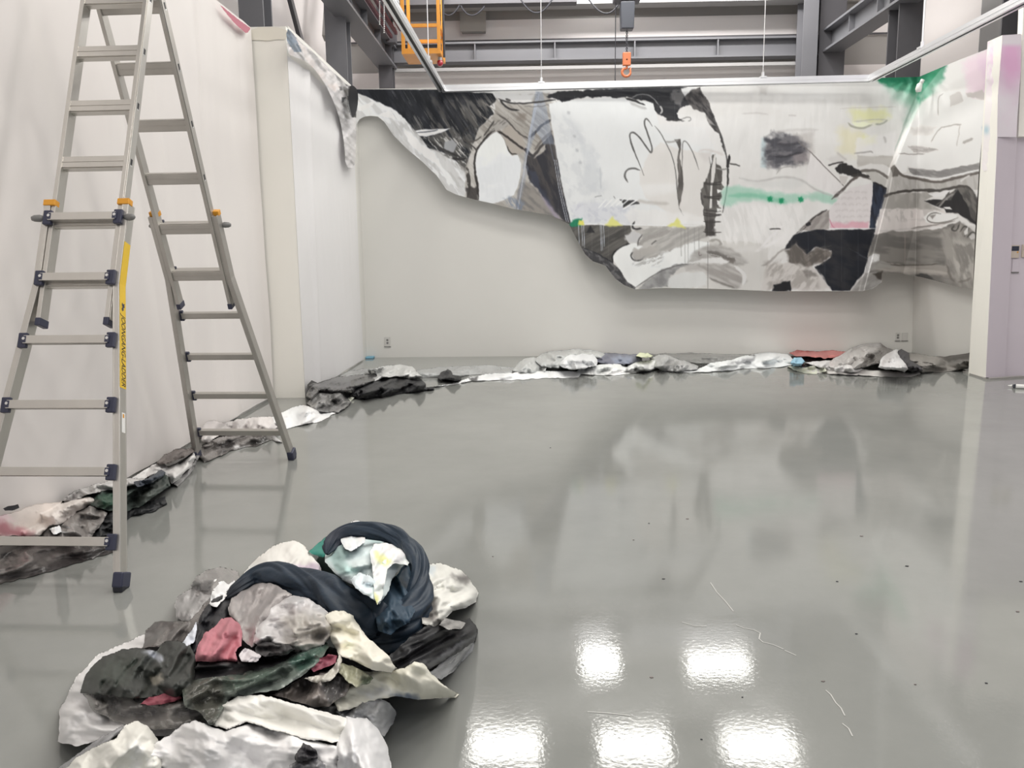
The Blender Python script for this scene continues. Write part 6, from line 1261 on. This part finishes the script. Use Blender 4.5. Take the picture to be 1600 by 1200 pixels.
Bk('white_sheet', 'long white strip leading to the blue scrap at the right', [(1060, 581), (1090, 577), (1110, 568), (1140, 562), (1160, 556), (1185, 552), (1210, 550), (1232, 553), (1240, 562), (1238, 570), (1210, 574), (1160, 577), (1110, 581), (1080, 582)], (228, 228, 224), lift=.04, bulge=.14, deg=-5, an=3, cols=[([(1140, 568), (1162, 562), (1180, 556), (1176, 564), (1150, 570)], (110, 110, 112), 3, .75)])
Bk('red_sheet', 'faded red strip lying against the wall at the right', [(1232, 552), (1245, 547), (1275, 549), (1300, 547), (1322, 550), (1316, 558), (1290, 560), (1262, 557), (1245, 557)], (178, 112, 106), lift=.10, bulge=.03, Rr=6, m='cloth', deg=0, an=3)
Bk('blue_scrap', 'light blue plastic scrap on the right part of the strip', [(1234, 568), (1240, 559), (1252, 558), (1258, 565), (1252, 572), (1240, 573)], (150, 188, 204), lift=.16, bulge=.07, Rr=7, m='cloth')
Bk('yellow_scrap', 'pale yellow green crumple under the blue scrap', [(1230, 572), (1240, 571), (1256, 575), (1272, 570), (1288, 572), (1292, 580), (1275, 584), (1256, 584), (1240, 578)], (206, 206, 186), lift=.06, bulge=.07, Rr=7, cols=[([(1262, 570), (1276, 566), (1286, 574), (1270, 576)], (120, 118, 110), 3, .7)])
Bk('grey_bag', 'large whitish grey bag humped below the wall outlets', [(1290, 570), (1302, 560), (1318, 552), (1330, 544), (1345, 538), (1362, 536), (1376, 536), (1386, 543), (1396, 546), (1392, 556), (1375, 568), (1350, 574), (1330, 578), (1305, 580)], (206, 201, 195), lift=.08, bulge=.22, m='plastic', cat='plastic bag', Rr=16, cols=[([(1346, 560), (1362, 552), (1396, 545), (1394, 556), (1376, 570), (1352, 572)], (90, 85, 80), 5, .85), ([(1375, 537), (1396, 545), (1385, 550), (1370, 547)], (120, 112, 106), 4, .7)])
Bk('white_sheet', 'white flat sheet below the large whitish grey bag', [(1258, 566), (1290, 562), (1312, 564), (1335, 572), (1350, 576), (1340, 582), (1310, 582), (1292, 578), (1275, 572)], (216, 212, 207), lift=.06, bulge=.10)
Bk('grey_sheet', 'long dark grey sheet reaching from the white cone to the pillar', [(1396, 560), (1410, 550), (1430, 552), (1455, 556), (1475, 557), (1495, 555), (1522, 549), (1522, 575), (1500, 578), (1470, 582), (1440, 582), (1415, 576)], (140, 135, 128), lift=.04, bulge=.18, m='cloth', Rr=14, deg=8, an=2.5, cols=[([(1470, 556), (1522, 550), (1522, 562), (1490, 572)], (92, 89, 84), 6, .7)])
Bk('black_bag', 'dark crumple on the right of the white cone', [(1398, 552), (1408, 545), (1420, 552), (1422, 562), (1438, 572), (1442, 580), (1420, 580), (1410, 570), (1402, 562)], (66, 64, 66), lift=.12, bulge=.12, m='cloth', cat='plastic bag', Rr=8)
Bk('white_sheet', 'upright white cone of sheet in front of the grey bag', [(1372, 574), (1376, 562), (1386, 552), (1398, 546), (1404, 545), (1402, 552), (1410, 562), (1420, 576), (1414, 582), (1400, 578), (1385, 578)], (216, 213, 209), lift=.18, bulge=.16, cols=[([(1384, 553), (1396, 548), (1392, 566), (1378, 572)], (176, 171, 166), 3, .7)])
Bk('white_sheet', 'low pale roll along the front of the right end', [(1240, 576), (1260, 574), (1290, 575), (1330, 577), (1365, 578), (1385, 579), (1415, 582), (1436, 579), (1440, 584), (1424, 589), (1390, 589), (1350, 587), (1310, 585), (1270, 582)], (204, 199, 192), lift=.03, bulge=.08, Rr=7, deg=4, an=4)
